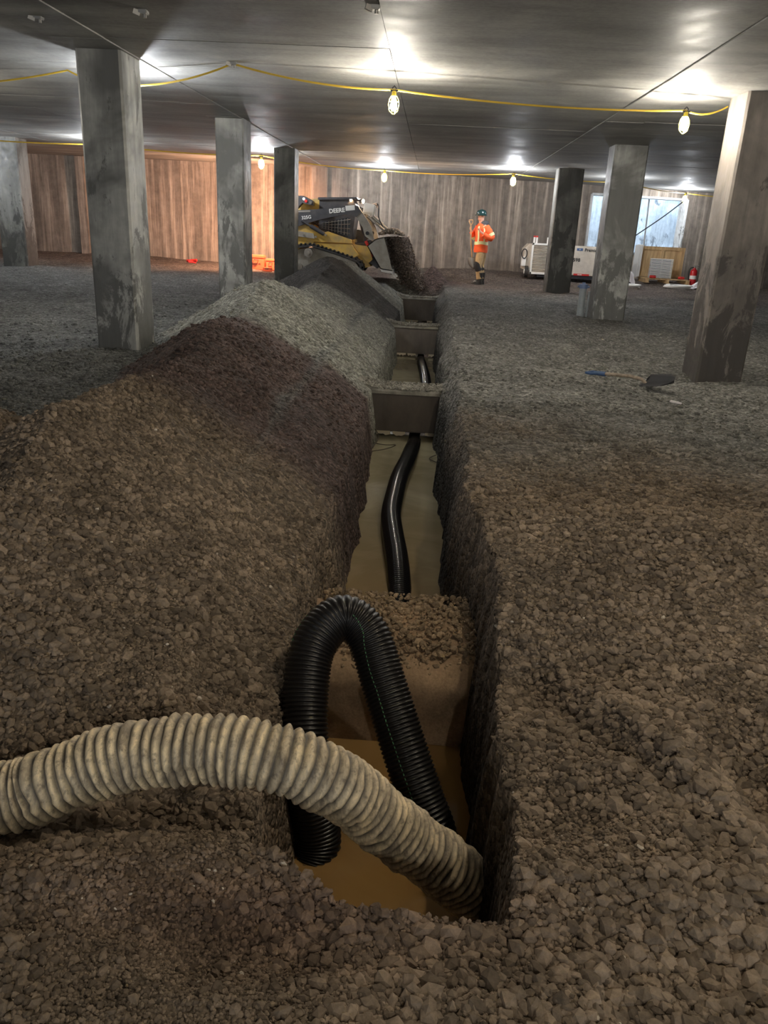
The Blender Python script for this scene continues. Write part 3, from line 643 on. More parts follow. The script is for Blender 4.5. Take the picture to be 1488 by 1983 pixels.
cable([(-13, 13, 2.72), (-6.1, 9.6, ZL + .02), (-4.0, 9.15, 2.72), (-3.27, 9.0, ZL + .02), (-2.04, 8.41, 2.72), (-.47, 8.52, ZL + .01), (2.51, 9.05, ZL + .01), (3.0, 9.3, 2.66)], .05, 'yellow cable strung from the left edge to the nearest right column')
cable([(-13, 15.7, 2.72), (-10.2, 16.2, 2.62), (-6.9, 16.9, 2.62), (-3.76, 17.9, 2.62), (-1.31, 20.98, 2.64), (1.78, 19.79, 2.62), (4.6, 20.9, 2.62), (7.06, 24.2, 2.62), (9.5, 25.4, 2.66)], .05, 'yellow cable carrying the far row of string lamps', .012)
cable([(-8, -2.4, 2.7), (-4, -2.5, 2.7), (.6, -2.6, ZL + .01), (3.6, -2.6, ZL + .01), (7, -2.4, 2.7)], .05, 'yellow cable behind the camera')
MBp = spline([(7.02, 24.1, 2.4), (6.5, 24.1, 1.95), (5.7, 24.0, 1.35), (5.2, 23.9, .95), (4.95, 23.9, .6)], 30)[0]
tag(MB().tube(MBp, .016, 8).build('power_cord', M['darkmetal']), 'dark power cord slanting down across the daylit opening', 'cord')
for k, (x, y, lab) in enumerate(((-2.27, 6.57, 'galvanised junction box fixed under the ceiling near the top left'), (-3.21, 6.86, 'small metal insert in the ceiling at the upper left corner'), (-.51, 6.2, 'small metal insert in the ceiling near the top centre'), (-2.04, 8.41, 'small hook block holding the yellow cable to the ceiling'))):
    b = MB(); b.box((x, y, CEIL - .012), (.09, .07, .03), None, .006); b.cyl((x + .02, y, CEIL - .02), (x + .02, y, CEIL - .05), .014, n=10); b.box((x - .03, y - .03, CEIL - .02), (.05, .02, .035), rotm(0, .3, .4)); tag(b.build('ceiling_insert', M['steel']), lab, 'ceiling insert')
# ---------------------------------------------------------------- track loader
def loader():
    root = empty('track_loader', (-2.2, 19.4, .2), 'yellow and black compact track loader tipping dirt into the far end of the trench', 'loader')
    inv = Matrix.Translation((2.2, -19.4, -.2))
    def L(X, Y):
        x = -3.13 + (X - 90) / 412; return (x, 1.89 - (Y - 149) / 438 + .041 * (x + 3.13))
    def poly(pts): return [L(*p) for p in pts]
    def part(nm, b, m, par=root, sm=False, lab=None):
        b.xf(inv); o = b.build(nm, m, par, sm)
        if lab: o['label'] = lab
        return o
    Y0, Y1 = 18.55, 20.25
    # tracks with rollers
    for y0, y1 in ((Y0, Y0 + .36), (Y1 - .36, Y1)):
        o_ = [(-60, 760), (-95, 690), (-60, 640), (40, 610), (165, 600), (250, 596), (480, 668), (690, 740), (740, 790), (735, 850), (690, 880), (0, 880)]
        i_ = [(-40, 755), (-65, 695), (-40, 662), (50, 640), (180, 632), (245, 622), (470, 692), (670, 765), (705, 800), (700, 835), (675, 850), (5, 850)]
        b = MB(); n = len(o_); O = poly(o_); I_ = poly(i_)
        for k in range(n):
            a, c = O[k], O[(k + 1) % n]; d, e = I_[k], I_[(k + 1) % n]; b.prism([a, c, e, d], y0, y1)
        t = part('rubber_track', b, M['rubber'])
        b = MB()
        for k in range(n):
            a, c = Vector(O[k]), Vector(O[(k + 1) % n]); m_ = max(1, int((c - a).length / .09))
            for q in range(m_):
                p = a.lerp(c, (q + .5) / m_); d = (c - a).normalized(); b.box((p.x - d.y * -.01, (y0 + y1) / 2, p.y + d.x * 0), (.045, y1 - y0, .05), rotm(0, -math.atan2(d.y, d.x), 0))
        part('track_lugs', b, M['rubber'], t)
        b = MB(); b.prism(poly([(175, 640), (245, 630), (470, 700), (660, 770), (690, 835), (30, 840), (-30, 760), (-20, 680)]), y0 + .1, y1 - .1); part('track_frame', b, M['ldr_grey'], t)
        for X, Y, r_ in ((215, 682, .10), (650, 815, .09), (-30, 740, .12), (130, 815, .07), (260, 815, .07), (390, 815, .07), (520, 815, .07)):
            p = L(X, Y); b = MB(); b.cyl((p[0], y0 - .01, p[1]), (p[0], y1 + .01, p[1]), r_, n=18); b.cyl((p[0], y0 - .03, p[1]), (p[0], y0 - .01, p[1]), r_ * .4, n=12); part('roller', b, M['ldr_grey'], t, True)
    # chassis and body panels
    b = MB(); b.prism(poly([(-110, 470), (90, 470), (260, 480), (620, 560), (700, 700), (770, 770), (800, 815), (740, 830), (480, 690), (250, 600), (90, 660), (-90, 690)]), Y0 + .36, Y1 - .36); part('chassis', b, M['ldr_yellow'])
    for y in (Y0 + .02, Y1 - .12):
        b = MB(); b.prism(poly([(90, 445), (215, 405), (255, 420), (350, 490), (395, 480), (612, 556), (625, 590), (262, 575), (90, 560)]), y, y + .1); part('side_panel', b, M['ldr_yellow'])
        b = MB(); b.prism(poly([(262, 588), (622, 602), (690, 700), (640, 730), (480, 670), (260, 600)]), y + .02, y + .1); part('lower_panel', b, M['ldr_yellow'])
        b = MB(); b.prism(poly([(90, 560), (262, 575), (262, 600), (160, 615), (90, 665)]), y + .01, y + .1); part('rear_panel', b, M['ldr_yellow'])
        b = MB(); b.prism(poly([(60, 470), (262, 498), (275, 548), (60, 520)]), y - .04, y + .04); part('link_arm', b, M['ldr_grey'])
        b = MB(); p, q = L(235, 430), L(365, 505); b.cyl((p[0], y - .06, p[1]), (q[0], y - .06, q[1]), .045, n=12); p2 = L(150, 380); b.cyl((p[0], y - .06, p[1]), (p2[0], y - .06, p2[1]), .025, n=10); part('lift_cylinder', b, M['ldr_dark'], root, True)
        for X, Y in ((378, 512), (170, 508), (285, 530)):
            p = L(X, Y); part('pin', MB().cyl((p[0], y - .07, p[1]), (p[0], y, p[1]), .022, n=10), M['steel'], root, True)
    b = MB(); b.prism(poly([(620, 600), (770, 620), (815, 745), (780, 780), (700, 720)]), Y0 + .3, Y1 - .3); part('front_step', b, M['ldr_yellow'])
    p = L(710, 705); part('marker_lamp', MB().box((p[0], Y0 + .33, p[1]), (.06, .04, .07), None, .01), M['worklight'])
    # engine hood and rear
    b = MB(); b.prism(poly([(-110, 300), (-90, 210), (60, 190), (205, 175), (290, 168), (290, 280), (90, 450), (-110, 470)]), Y0 + .4, Y1 - .4); part('engine_cover', b, M['ldr_yellow'])
    b = MB(); b.prism(poly([(85, 215), (110, 150), (160, 152), (250, 200), (250, 240), (180, 225), (150, 215), (105, 265), (88, 268)]), Y0 + .05, Y0 + .3); part('rear_lamp_guard', b, M['ldr_dark'])
    for X, Y, mm in ((165, 180, 'white'), (185, 200, 'redpaint'), (228, 213, 'chrome')):
        p = L(X, Y); part('tail_lamp', MB().cyl((p[0], Y0 + .03, p[1]), (p[0], Y0 + .06, p[1]), .032, n=12), M[mm])
    # cab
    b = MB(); b.prism(poly([(290, 165), (560, 160), (600, 175), (640, 240), (610, 560), (560, 545), (290, 460)]), Y0 + .38, Y1 - .38); cab = part('cab', b, M['ldr_dark'])
    b = MB(); b.prism(poly([(280, 160), (640, 158), (655, 178), (280, 182)]), Y0 + .32, Y1 - .32); part('cab_roof', b, M['ldr_dark'], cab)
    b = MB(); b.prism(poly([(310, 400), (565, 345), (585, 355), (590, 545), (500, 520), (310, 450)]), Y0 + .365, Y0 + .38); part('side_window', b, M['glass'], cab)
    b = MB()
    for k in range(9):
        p, q = L(325 + k * 30, 395 - k * 5), L(325 + k * 30, 455 + k * 8); b.cyl((p[0], Y0 + .35, p[1]), (q[0], Y0 + .35, q[1]), .008, n=5)
    for k in range(4):
        p, q = L(310, 405 + k * 14), L(590, 365 + k * 45); b.cyl((p[0], Y0 + .35, p[1]), (q[0], Y0 + .35, q[1]), .008, n=5)
    part('window_mesh', b, M['steel'], cab)
    b = MB()
    for pl in ([(640, 240), (745, 590)], [(600, 355), (615, 555)], [(615, 600), (745, 600)]):
        p, q = L(*pl[0]), L(*pl[1])
        for y in (Y0 + .42, Y1 - .42): part('cab_bar', MB().cyl((p[0], y, p[1]), (q[0], y, q[1]), .035, n=8), M['ldr_dark'], cab)
    b = MB(); b.prism(poly([(640, 460), (700, 470), (705, 540), (720, 600), (650, 590)]), Y0 + .65, Y0 + 1.1); part('seat', b, M['blackcloth'], cab)
    b = MB(); b.prism(poly([(655, 590), (745, 600), (765, 660), (700, 665)]), Y0 + .4, Y1 - .4); part('foot_well', b, M['ldr_dark'], cab)
    # lift arms: dark upper beam, grey lower knee
    for side, y in (('near', Y0 - .02), ('far', Y1 - .14)):
        b = MB(); b.prism(poly([(-60, 300), (90, 285), (290, 275), (480, 252), (640, 232), (672, 250), (700, 300), (660, 345), (560, 322), (430, 345), (290, 378), (90, 442), (-60, 480)]), y, y + .14); arm = part('lift_arm', b, M['ldr_dark'])
        b = MB(); b.prism(poly([(640, 240), (672, 245), (760, 370), (800, 440), (828, 545), (800, 560), (745, 520), (720, 440), (660, 350)]), y + .01, y + .13); part('arm_knee', b, M['ldr_grey'], arm)
        p = L(767, 494); part('knee_pin', MB().cyl((p[0], y - .02, p[1]), (p[0], y + .02, p[1]), .04, n=14), M['blackcloth'], arm)
        b = MB(); b.prism(poly([(90, 290), (230, 285), (230, 300), (90, 305)]), y - .005, y + .01); part('arm_cap', b, M['ldr_grey'], arm)
        if side == 'near':
            R_ = Matrix.Rotation(PI / 2, 4, 'X')
            def txt(s_, X, Y, size, tilt, nm, mm, bold=0):
                p = L(X, Y); text_mesh(s_, size, .003, M[mm], nm, arm, inv @ Matrix.Translation((p[0], y - .006, p[1])) @ Matrix.Rotation(-tilt, 4, 'Y') @ R_, bold)
            txt('DEERE', 478, 288, .125, .13, 'white_lettering', 'white', .004); txt('325G', 195, 352, .10, .15, 'model_lettering', 'white', .002)
            p = L(600, 262); b = MB()
            for k in range(3): b.box((p[0], y - .004, p[1] + .03 - k * .032), (.2, .004, .014), rotm(0, -.13, 0))
            b.box((p[0], y - .001, p[1]), (.21, .004, .105), rotm(0, -.13, 0)); part('decal', b, M['white'], arm, False, 'small pale decal block after the lettering')
    b = MB()
    for X0_, Y0_, X1_, Y1_ in ((745, 330, 905, 470), (790, 335, 960, 478)):
        for y in (Y0 + .5, Y1 - .5):
            p, q = L(X0_, Y0_), L(X1_, Y1_); m_ = L((X0_ + X1_) / 2, (Y0_ + Y1_) / 2); b = MB(); b.cyl((p[0], y, p[1]), (m_[0], y, m_[1]), .04, n=10); b.cyl((m_[0], y, m_[1]), (q[0], y, q[1]), .02, n=10); part('tilt_cylinder', b, M['steel'], root, True)
    p = L(765, 270); b = MB(); b.box((p[0], Y0 + .35, p[1]), (.26, .2, .24), rotm(0, .15, 0), .02); part('lamp_housing', b, M['white'])  # white box standing for the lit headlamp housing
    b = MB()
    for k in range(5): S_, _ = spline([(p[0] + .05, Y0 + .3 + k * .04, p[1] + .1), (p[0] + .2, Y0 + .3 + k * .05, p[1] + .12 - k * .02), (p[0] + .22, Y0 + .35, p[1] - .15), (p[0] + .32, Y0 + .4, p[1] - .35)], 12); b.tube(S_, .012, 5)
    part('hydraulic_hoses', b, M['ldr_dark'])
    # bucket tipped forward
    b = MB(); prof = poly([(770, 612), (850, 545), (925, 528), (1018, 850), (905, 832)])
    for y in (Y0 - .08, Y1 + .05): b.prism(prof, y, y + .03)
    q = poly([(925, 528), (850, 545), (770, 612), (905, 832), (1018, 850)])
    for a, c in zip(q[:-1], q[1:]):
        d = Vector((c[0] - a[0], c[1] - a[1])).normalized() * .02; b.prism([a, c, (c[0] - d.y, c[1] + d.x), (a[0] - d.y, a[1] + d.x)], Y0 - .08, Y1 + .08)
    bk = part('bucket', b, M['ldr_grey'])
    b = MB(); b.prism(poly([(905, 832), (1018, 850), (1024, 876), (915, 856)]), Y0 - .1, Y1 + .1); part('cutting_edge', b, M['steel'], bk)
    b = MB(); b.prism(poly([(740, 560), (790, 560), (880, 720), (905, 800), (860, 840), (770, 770)]), Y0 + .45, Y1 - .45); part('coupler', b, M['ldr_dark'])
    p, q = L(740, 570), L(815, 720); part('coupler_link', MB().cyl((p[0], Y0 + .4, p[1]), (q[0], Y0 + .4, q[1]), .035, n=10), M['redpaint'], root, False)
    # front work lamps
    for X, Y in ((575, 178), (690, 195)):
        p = L(X, Y); o = part('work_lamp', MB().box((p[0] - .02, Y0 + .42, p[1]), (.07, .12, .09), None, .012), M['darkmetal'])
        part('lamp_lens', MB().ell((p[0] + .03, Y0 + .40, p[1]), (.03, .05, .045), 12, 8), M['worklight'], o, True)
    # load: dirt heaped on the bucket lip and pouring down into the trench
    def cloud(name, P, rr, base, lab, cat):
        rk = rocks(P, rr, .9); n = len(P)
        o = bpy.data.objects.new(name, np_mesh(name, rk.reshape(-1, 3), (IF[None] + (np.arange(n) * 12)[:, None, None]).reshape(-1, 3), np.repeat(np.tile(base, (n, 1)) * RNG.uniform(.6, 1.35, (n, 1)), 12, 0), M['stone'], False))
        C.objects.link(o); return tag(o, lab, cat, None, 'stuff')
    n = 1100; t_ = RNG.uniform(0, 1, n); a_, c_ = L(880, 508), L(1090, 500)
    P = np.stack([a_[0] + (c_[0] - a_[0]) * t_, RNG.uniform(Y0 + .05, Y1 - .1, n), 1.17 + .09 * np.sin(PI * t_) * RNG.uniform(.3, 1.3, n)], 1)
    cloud('dirt_load', P, RNG.uniform(.015, .04, n), [.24, .2, .16], 'pale clods of dirt heaped along the top of the tipped bucket', 'dirt')
    rings = []
    for k in range(15):
        q = k / 14; Yc = 530 + q * 520
        x0_, x1_ = np.interp(Yc, [530, 830, 1060], [930, 1012, 1145]), np.interp(Yc, [530, 830, 1060], [1138, 1232, 1330]); A_, B_ = L(x0_, Yc), L(x1_, Yc); cy_ = 19.5 + .55 * q; ry = .62 - .22 * q; cx_ = (A_[0] + B_[0]) / 2; rx = (B_[0] - A_[0]) / 2
        rings.append([(cx_ + rx * math.cos(f_) * (1 + .3 * vn(f_ * 2, q * 6, 3)), cy_ + ry * math.sin(f_) * (1 + .1 * vn(f_ * 2.3, q * 7, 4)), A_[1] + .02 * vn(f_ * 3, q * 5, 9)) for f_ in np.linspace(0, 2 * PI, 28, endpoint=False)])
    V_ = np.array(rings).reshape(-1, 3); nn = 28; idx = np.arange(15 * nn).reshape(15, nn); ff = np.stack([idx[:-1], np.roll(idx, -1, 1)[:-1], np.roll(idx, -1, 1)[1:], idx[1:]], -1).reshape(-1, 4)
    cc = np.tile([.14, .11, .09], (len(V_), 1))
    core = bpy.data.objects.new('pouring_dirt', np_mesh('pouring_dirt', V_, ff, cc, M['soil'], True)); C.objects.link(core); tag(core, 'dense brown sheet of dirt pouring from the bucket down into the trench', 'dirt', None, 'stuff')
    n = 4200; k = RNG.uniform(0, 13.99, n); ki = k.astype(int); fr = k - ki; f_ = RNG.uniform(0, nn, n).astype(int) % nn; RA = np.array(rings)
    P = RA[ki, f_] * (1 - fr)[:, None] + RA[ki + 1, f_] * fr[:, None] + RNG.normal(0, 1, (n, 3)) * (.015 + .05 * k / 14)[:, None]; rk = rocks(P, RNG.uniform(.006, .022, n), .9)
    o = bpy.data.objects.new('loose_stones', np_mesh('loose_stones', rk.reshape(-1, 3), (IF[None] + (np.arange(n) * 12)[:, None, None]).reshape(-1, 3), np.repeat(np.tile([.165, .128, .105], (n, 1)) * RNG.uniform(.6, 1.35, (n, 1)), 12, 0), M['stone'], False))
    C.objects.link(o); o.parent = core; o['kind'] = 'stuff'
loader()

# ---------------------------------------------------------------- worker
def skinned(name, verts, edges, radii, m, parent, levels=1, root_i=0):
    me = bpy.data.meshes.new(name); me.from_pydata(verts, edges, []); me.materials.append(m)
    o = bpy.data.objects.new(name, me); C.objects.link(o); o.parent = parent
    s = o.modifiers.new('skin', 'SKIN'); s.use_smooth_shade = True
    for i, r_ in enumerate(radii):
        d = me.skin_vertices[0].data[i]; d.radius = (r_, r_) if not hasattr(r_, '__len__') else r_; d.use_root = (i == root_i)
    u = o.modifiers.new('sub', 'SUBSURF'); u.levels = levels; u.render_levels = levels
    return o
def worker():
    bx, by, bz = 1.24, 20.7, float(height(np.array([1.24]), np.array([20.7]))[0]) - .01
    root = empty('person', (bx, by, bz), 'worker in orange high-visibility jacket and dark hard hat holding a shovel upright', 'person')
    # body: pelvis root, spine, head, arms with fingers, legs with feet (x: picture right, y: away)
    V_ = [(0, 0, .90), (-.01, 0, 1.08), (-.03, 0, 1.27), (-.05, 0, 1.40), (-.065, 0, 1.47), (-.07, -.01, 1.56), (-.075, -.01, 1.66)]
    R_ = [.13, .12, .135, .10, .052, .075, .085]; E_ = [(0, 1), (1, 2), (2, 3), (3, 4), (4, 5), (5, 6)]
    def chain(start, pts, rs):
        p = start
        for q, r_ in zip(pts, rs): V_.append(q); R_.append(r_); E_.append((p, len(V_) - 1)); p = len(V_) - 1
        return p
    hl = chain(3, [(.08, -.14, 1.37), (.21, -.17, 1.14), (.05, -.24, 1.19), (-.09, -.25, 1.28), (-.115, -.25, 1.315)], [.06, .045, .035, .025, .03])
    hr = chain(3, [(-.12, .14, 1.36), (-.18, .17, 1.13), (-.25, .12, 1.22), (-.31, .05, 1.31), (-.315, .03, 1.345)], [.06, .045, .035, .025, .03])
    for k in range(4):
        chain(hl, [(-.135, -.29 + k * .02, 1.35), (-.15, -.285 + k * .02, 1.325 - .004 * k)], [.010, .008])
        chain(hr, [(-.335, .0 + k * .012, 1.375 - k * .018), (-.325, -.02 + k * .006, 1.37 - k * .018)], [.010, .008])
    chain(hl, [(-.10, -.275, 1.345)], [.010]); chain(hr, [(-.30, .0, 1.375), (-.305, -.02, 1.39)], [.010, .008])
    for s_, dx in ((-1, -.02), (1, .05)):
        chain(0, [(dx * .5, .09 * s_, .80), (dx - .04, .10 * s_, .47), (dx + .02, .10 * s_, .10), (dx - .06, .10 * s_, .05), (dx - .15, .11 * s_, .035)], [.10, .065, .045, .045, .03])
    skinned('body', V_, E_, R_, M['skin'], root, 1, 0)
    # face towards -x / camera
    f = Vector((-.80, -.6, 0)).normalized(); sd = Vector((-f.y, f.x, 0)); hc = Vector((-.075, -.01, 1.635))
    b = MB(); b.ell(hc, (.078, .078, .112), 16, 12); b.ell(hc + f * .04 - Vector((0, 0, .06)), (.05, .05, .05), 12, 8)
    b.ell(hc + f * .088 - Vector((0, 0, .012)), (.016, .016, .024), 8, 6)
    for q in (-1, 1): b.ell(hc + sd * .08 * q, (.014, .014, .03), 8, 6)
    head = b.build('head', M['skin'], root, True, 70)
    for q in (-1, 1): MB().ell(hc + f * .072 + sd * .03 * q + Vector((0, 0, .012)), (.012, .012, .009), 8, 6).build('eye', M['blackcloth'], head, True)
    b = MB(); b.box(hc + f * .082 - Vector((0, 0, .055)), (.02, .04, .008), Matrix.Rotation(math.atan2(f.y, f.x), 3, 'Z')); b.build('mouth', M['redpaint'], head)
    # hard hat: dome, brim, ridge
    rings = []
    for r_, z_ in ((.118, .02), (.122, .045), (.116, .085), (.09, .125), (.05, .145), (.004, .152)):
        rings.append([hc + f * (r_ * math.cos(t_) * 1.12) + sd * (r_ * math.sin(t_)) + Vector((0, 0, z_ + .008)) for t_ in np.linspace(0, 2 * PI, 20, endpoint=False)])
    b = MB(); b.loft(rings); hat = b.build('hard_hat', M['helmet'], root, True)
    b = MB(); b.loft([[hc + f * ((.13 + .03 * (math.cos(t_) > .3)) * math.cos(t_) * 1.12 * k) + sd * (.128 * math.sin(t_) * k) + Vector((0, 0, .028 - dz)) for t_ in np.linspace(0, 2 * PI, 24, endpoint=False)] for k, dz in ((.9, -.004), (1.02, 0), (1.02, .012), (.9, .01))]); b.build('brim', M['helmet'], hat, True)
    b = MB(); b.tube([hc + f * x_ + Vector((0, 0, z_)) for x_, z_ in ((.12, .075), (.09, .13), (0, .165), (-.09, .13), (-.12, .075))], .012, 6); b.build('ridge', M['chrome'], hat, True)
    # jacket: torso loft and sleeves
    def ring(cx_, cy_, z_, rx, ry, n=22): return [(cx_ + rx * math.cos(t_), cy_ + ry * math.sin(t_), z_ + .01 * math.sin(3 * t_)) for t_ in np.linspace(0, 2 * PI, n, endpoint=False)]
    tr = [(-.025, .79, .172, .19), (-.027, .84, .178, .195), (-.025, 1.0, .165, .185), (-.025, 1.15, .16, .19), (-.035, 1.28, .165, .21), (-.04, 1.37, .15, .20), (-.055, 1.43, .105, .13), (-.06, 1.465, .075, .08)]
    jk = MB().loft([ring(a, 0, z_, rx, ry) for a, z_, rx, ry in tr]).build('jacket', M['orange'], root, True, 80)
    def sl(pts, rs, nm='sleeve', m_='orange', par=None):
        S_, _ = spline(pts, 16); rr = np.interp(np.linspace(0, 1, 16), np.linspace(0, 1, len(rs)), rs); rr = rr * (1 + .06 * np.sin(np.arange(16) * 2.2)); return MB().tube(S_, list(rr), 14).build(nm, M[m_], par or jk, True, 80)
    sl([(.06, -.11, 1.385), (.15, -.18, 1.26), (.215, -.19, 1.15), (.12, -.24, 1.15), (.0, -.27, 1.22)], [.085, .088, .085, .075, .06])
    sl([(-.11, .12, 1.385), (-.17, .16, 1.26), (-.19, .17, 1.13), (-.24, .12, 1.19), (-.28, .08, 1.26)], [.085, .08, .078, .065, .055])
    def band(z0, z1, nm='reflective_stripe'):
        pr = lambda z_: [np.interp(z_, [t_[1] for t_ in tr], [t_[k] for t_ in tr]) for k in (0, 2, 3)]
        rr = []
        for z_ in np.linspace(z0, z1, 4): a, rx, ry = pr(z_); rr.append([(a + (rx + .008) * math.cos(t_), (ry + .008) * math.sin(t_), z_ + .01 * math.sin(3 * t_)) for t_ in np.linspace(0, 2 * PI, 22, endpoint=False)])
        MB().loft(rr, False).build(nm, M['reflect'], jk, True)
    band(.97, 1.045)
    for a_ in (-PI / 2 - .55, -PI / 2 + .35):
        b = MB(); pts = []
        for z_ in np.linspace(1.04, 1.40, 8):
            cx_, rx, ry = [np.interp(z_, [t_[1] for t_ in tr], [t_[k] for t_ in tr]) for k in (0, 2, 3)]
            for da in (-.13, .13): pts.append((cx_ + (rx + .01) * math.cos(a_ + da), (ry + .01) * math.sin(a_ + da), z_))
        b.add(pts, [(2 * k, 2 * k + 1, 2 * k + 3, 2 * k + 2) for k in range(7)]); b.build('reflective_stripe', M['reflect'], jk)
    S_, _ = spline([(.15, -.18, 1.26), (.185, -.19, 1.20), (.215, -.19, 1.15)], 5); MB().tube(S_[1:4], .096, 14, False).build('reflective_stripe', M['reflect'], jk, True)
    S_, _ = spline([(-.19, .17, 1.13), (-.21, .15, 1.15), (-.23, .13, 1.18)], 4); MB().tube(S_, .08, 14, False).build('reflective_stripe', M['reflect'], jk, True)
    b = MB(); b.loft([ring(-.02, .02, 1.42, .11, .13, 16), ring(.0, .02, 1.47, .125, .13, 16), ring(.02, .02, 1.52, .10, .11, 16), ring(.0, .01, 1.53, .06, .07, 16)]); b.build('hood', M['hood'], jk, True)
    # trousers, knee pads, boots
    b = MB()
    for s_, dx in ((-1, -.02), (1, .05)):
        b.tube([(dx * .4, .07 * s_, .86), (dx - .02, .095 * s_, .66), (dx - .035, .10 * s_, .47), (dx - .0, .10 * s_, .27), (dx + .02, .10 * s_, .15)], [.105, .1, .085, .078, .075], 16)
    b.ell((0, 0, .86), (.13, .15, .1)); tro = b.build('trousers', M['tan'], root, True, 80)
    for s_, dx in ((-1, -.02), (1, .05)):
        b = MB(); b.tube([(dx - .03, .1 * s_, .56), (dx - .055, .1 * s_, .49), (dx - .04, .1 * s_, .42), (dx - .005, .1 * s_, .34)], [.085, .095, .092, .085], 14); b.build('knee_pad', M['blackcloth'], tro, True)
        b = MB(); b.tube([(dx + .02, .1 * s_, .30), (dx + .025, .1 * s_, .18), (dx + .02, .1 * s_, .08)], [.082, .072, .065], 14); b.loft([[(dx + cx_ + rx * math.cos(t_), .10 * s_ + ry * math.sin(t_), z_) for t_ in np.linspace(0, 2 * PI, 16, endpoint=False)] for cx_, z_, rx, ry in ((-.05, .0, .145, .05), (-.05, .04, .15, .055), (-.03, .085, .12, .05), (.0, .12, .07, .045))]); bt = b.build('boot', M['boot'], root, True, 70)
        b = MB(); b.box((dx - .09, .1 * s_ - .02, .095), (.05, .07, .01)); b.box((dx - .12, .1 * s_ - .02, .08), (.02, .06, .01)); b.build('laces', M['white'], bt)
    # shovel in the raised hand
    sh = empty('shovel', (bx - .31, by - .02, bz), 'long shovel held upright with its blade off the ground by the worker', 'shovel')
    MB().tube([(-.01, 0, 1.42), (.03, 0, 1.0), (.085, 0, .64)], .017, 10).build('shaft', M['wood'], sh, True)
    MB().tube([(-.01, -.02, 1.42), (-.055, -.02, 1.49), (-.06, -.0, 1.53), (.03, .0, 1.54), (.035, 0, 1.48), (-.005, 0, 1.42)], .013, 8).build('grip', M['wood'], sh, True)
    b = MB(); n = 9; vv = []; ffs = []
    pr = [(.66, .02), (.65, .11), (.58, .12), (.5, .11), (.43, .08), (.37, .01)]
    for z_, w_ in pr:
        for k in range(n): u_ = k / (n - 1) * 2 - 1; vv.append((.085 + (.66 - z_) * .18 + w_ * u_, .04 * (u_ * u_) - .02, z_))
    for i in range(len(pr) - 1):
        for k in range(n - 1): ffs.append((i * n + k, i * n + k + 1, (i + 1) * n + k + 1, (i + 1) * n + k))
    b.add(vv, ffs); bl = b.build('blade', M['steel'], sh, True); so = bl.modifiers.new('thick', 'SOLIDIFY'); so.thickness = .006
worker()

# ---------------------------------------------------------------- shovel lying on the gravel
def ground_shovel():
    z0 = float(height(np.array([2.1]), np.array([8.3]))[0])
    A_ = Vector((1.80, 8.60, 0)); B_ = Vector((2.46, 7.98, 0)); d = (B_ - A_).normalized(); ang = math.atan2(d.y, d.x); L_ = (B_ - A_).length
    root = empty('shovel', (A_.x, A_.y, z0 + .02), 'square shovel with blue grip lying on the gravel left of the nearest right column', 'shovel', None, ang)
    MB().tube([(.16, 0, .05), (.5, 0, .075), (.62, 0, .065), (.68, 0, .03)], [.019, .019, .017, .015], 12).build('shaft', M['oldwood'], root, True)
    b = MB(); b.tube([(.20, 0, .05), (.10, 0, .045)], [.026, .024], 12); b.tube([(.12, 0, .045), (.06, .065, .04), (.0, .065, .04), (.0, -.065, .04), (.06, -.065, .04), (.12, 0, .045)], .015, 8); b.build('grip', M['bluepl'], root, True)
    b = MB(); n = 9; vv = []; ff = []; pr = [(.66, .05, .03), (.67, .12, .035), (.78, .125, .055), (.9, .12, .08), (.97, .07, .095), (.99, .01, .1)]
    for x_, w_, z_ in pr:
        for k in range(n): u_ = k / (n - 1) * 2 - 1; vv.append((x_, w_ * u_, z_ - .035 * (1 - u_ * u_)))
    for i in range(len(pr) - 1):
        for k in range(n - 1): ff.append((i * n + k, i * n + k + 1, (i + 1) * n + k + 1, (i + 1) * n + k))
    b.add(vv, ff); o = b.build('blade', M['darkmetal'], root, True); o.rotation_euler = (.42, 0, 0); o.location.z = .03; so = o.modifiers.new('thick', 'SOLIDIFY'); so.thickness = .005
ground_shovel()
z0 = float(height(np.array([2.36]), np.array([7.3]))[0])
tag(MB().box((2.36, 7.3, z0 + .012), (.11, .025, .018), rotm(0, .05, -.7), .003).build('wood_scrap', M['film']), 'small pale splinter of wood on the gravel in front of the nearest right column', 'scrap')

# capped pipe beside the grey column
z0 = float(height(np.array([2.68]), np.array([14.1]))[0])
root = empty('capped_pipe', (2.65, 14.1, z0), 'grey plastic pipe with blue cap standing at the foot of the grey column', 'pipe')
MB().cyl((0, 0, -.1), (0, 0, .50), .06, n=20).build('pipe_body', M['pvc'], root, True)
b = MB(); b.cyl((0, 0, .47), (0, 0, .54), .074, .072, n=20); b.box((0, 0, .555), (.05, .05, .03)); b.cyl((-.1, 0, .5), (.1, 0, .5), .018, n=8); b.build('cap', M['bluecap'], root, True)
b = MB(); b.cyl((.115, .03, -.1), (.115, .03, .42), .018, n=8); b.build('side_conduit', M['pvc'], root, True)

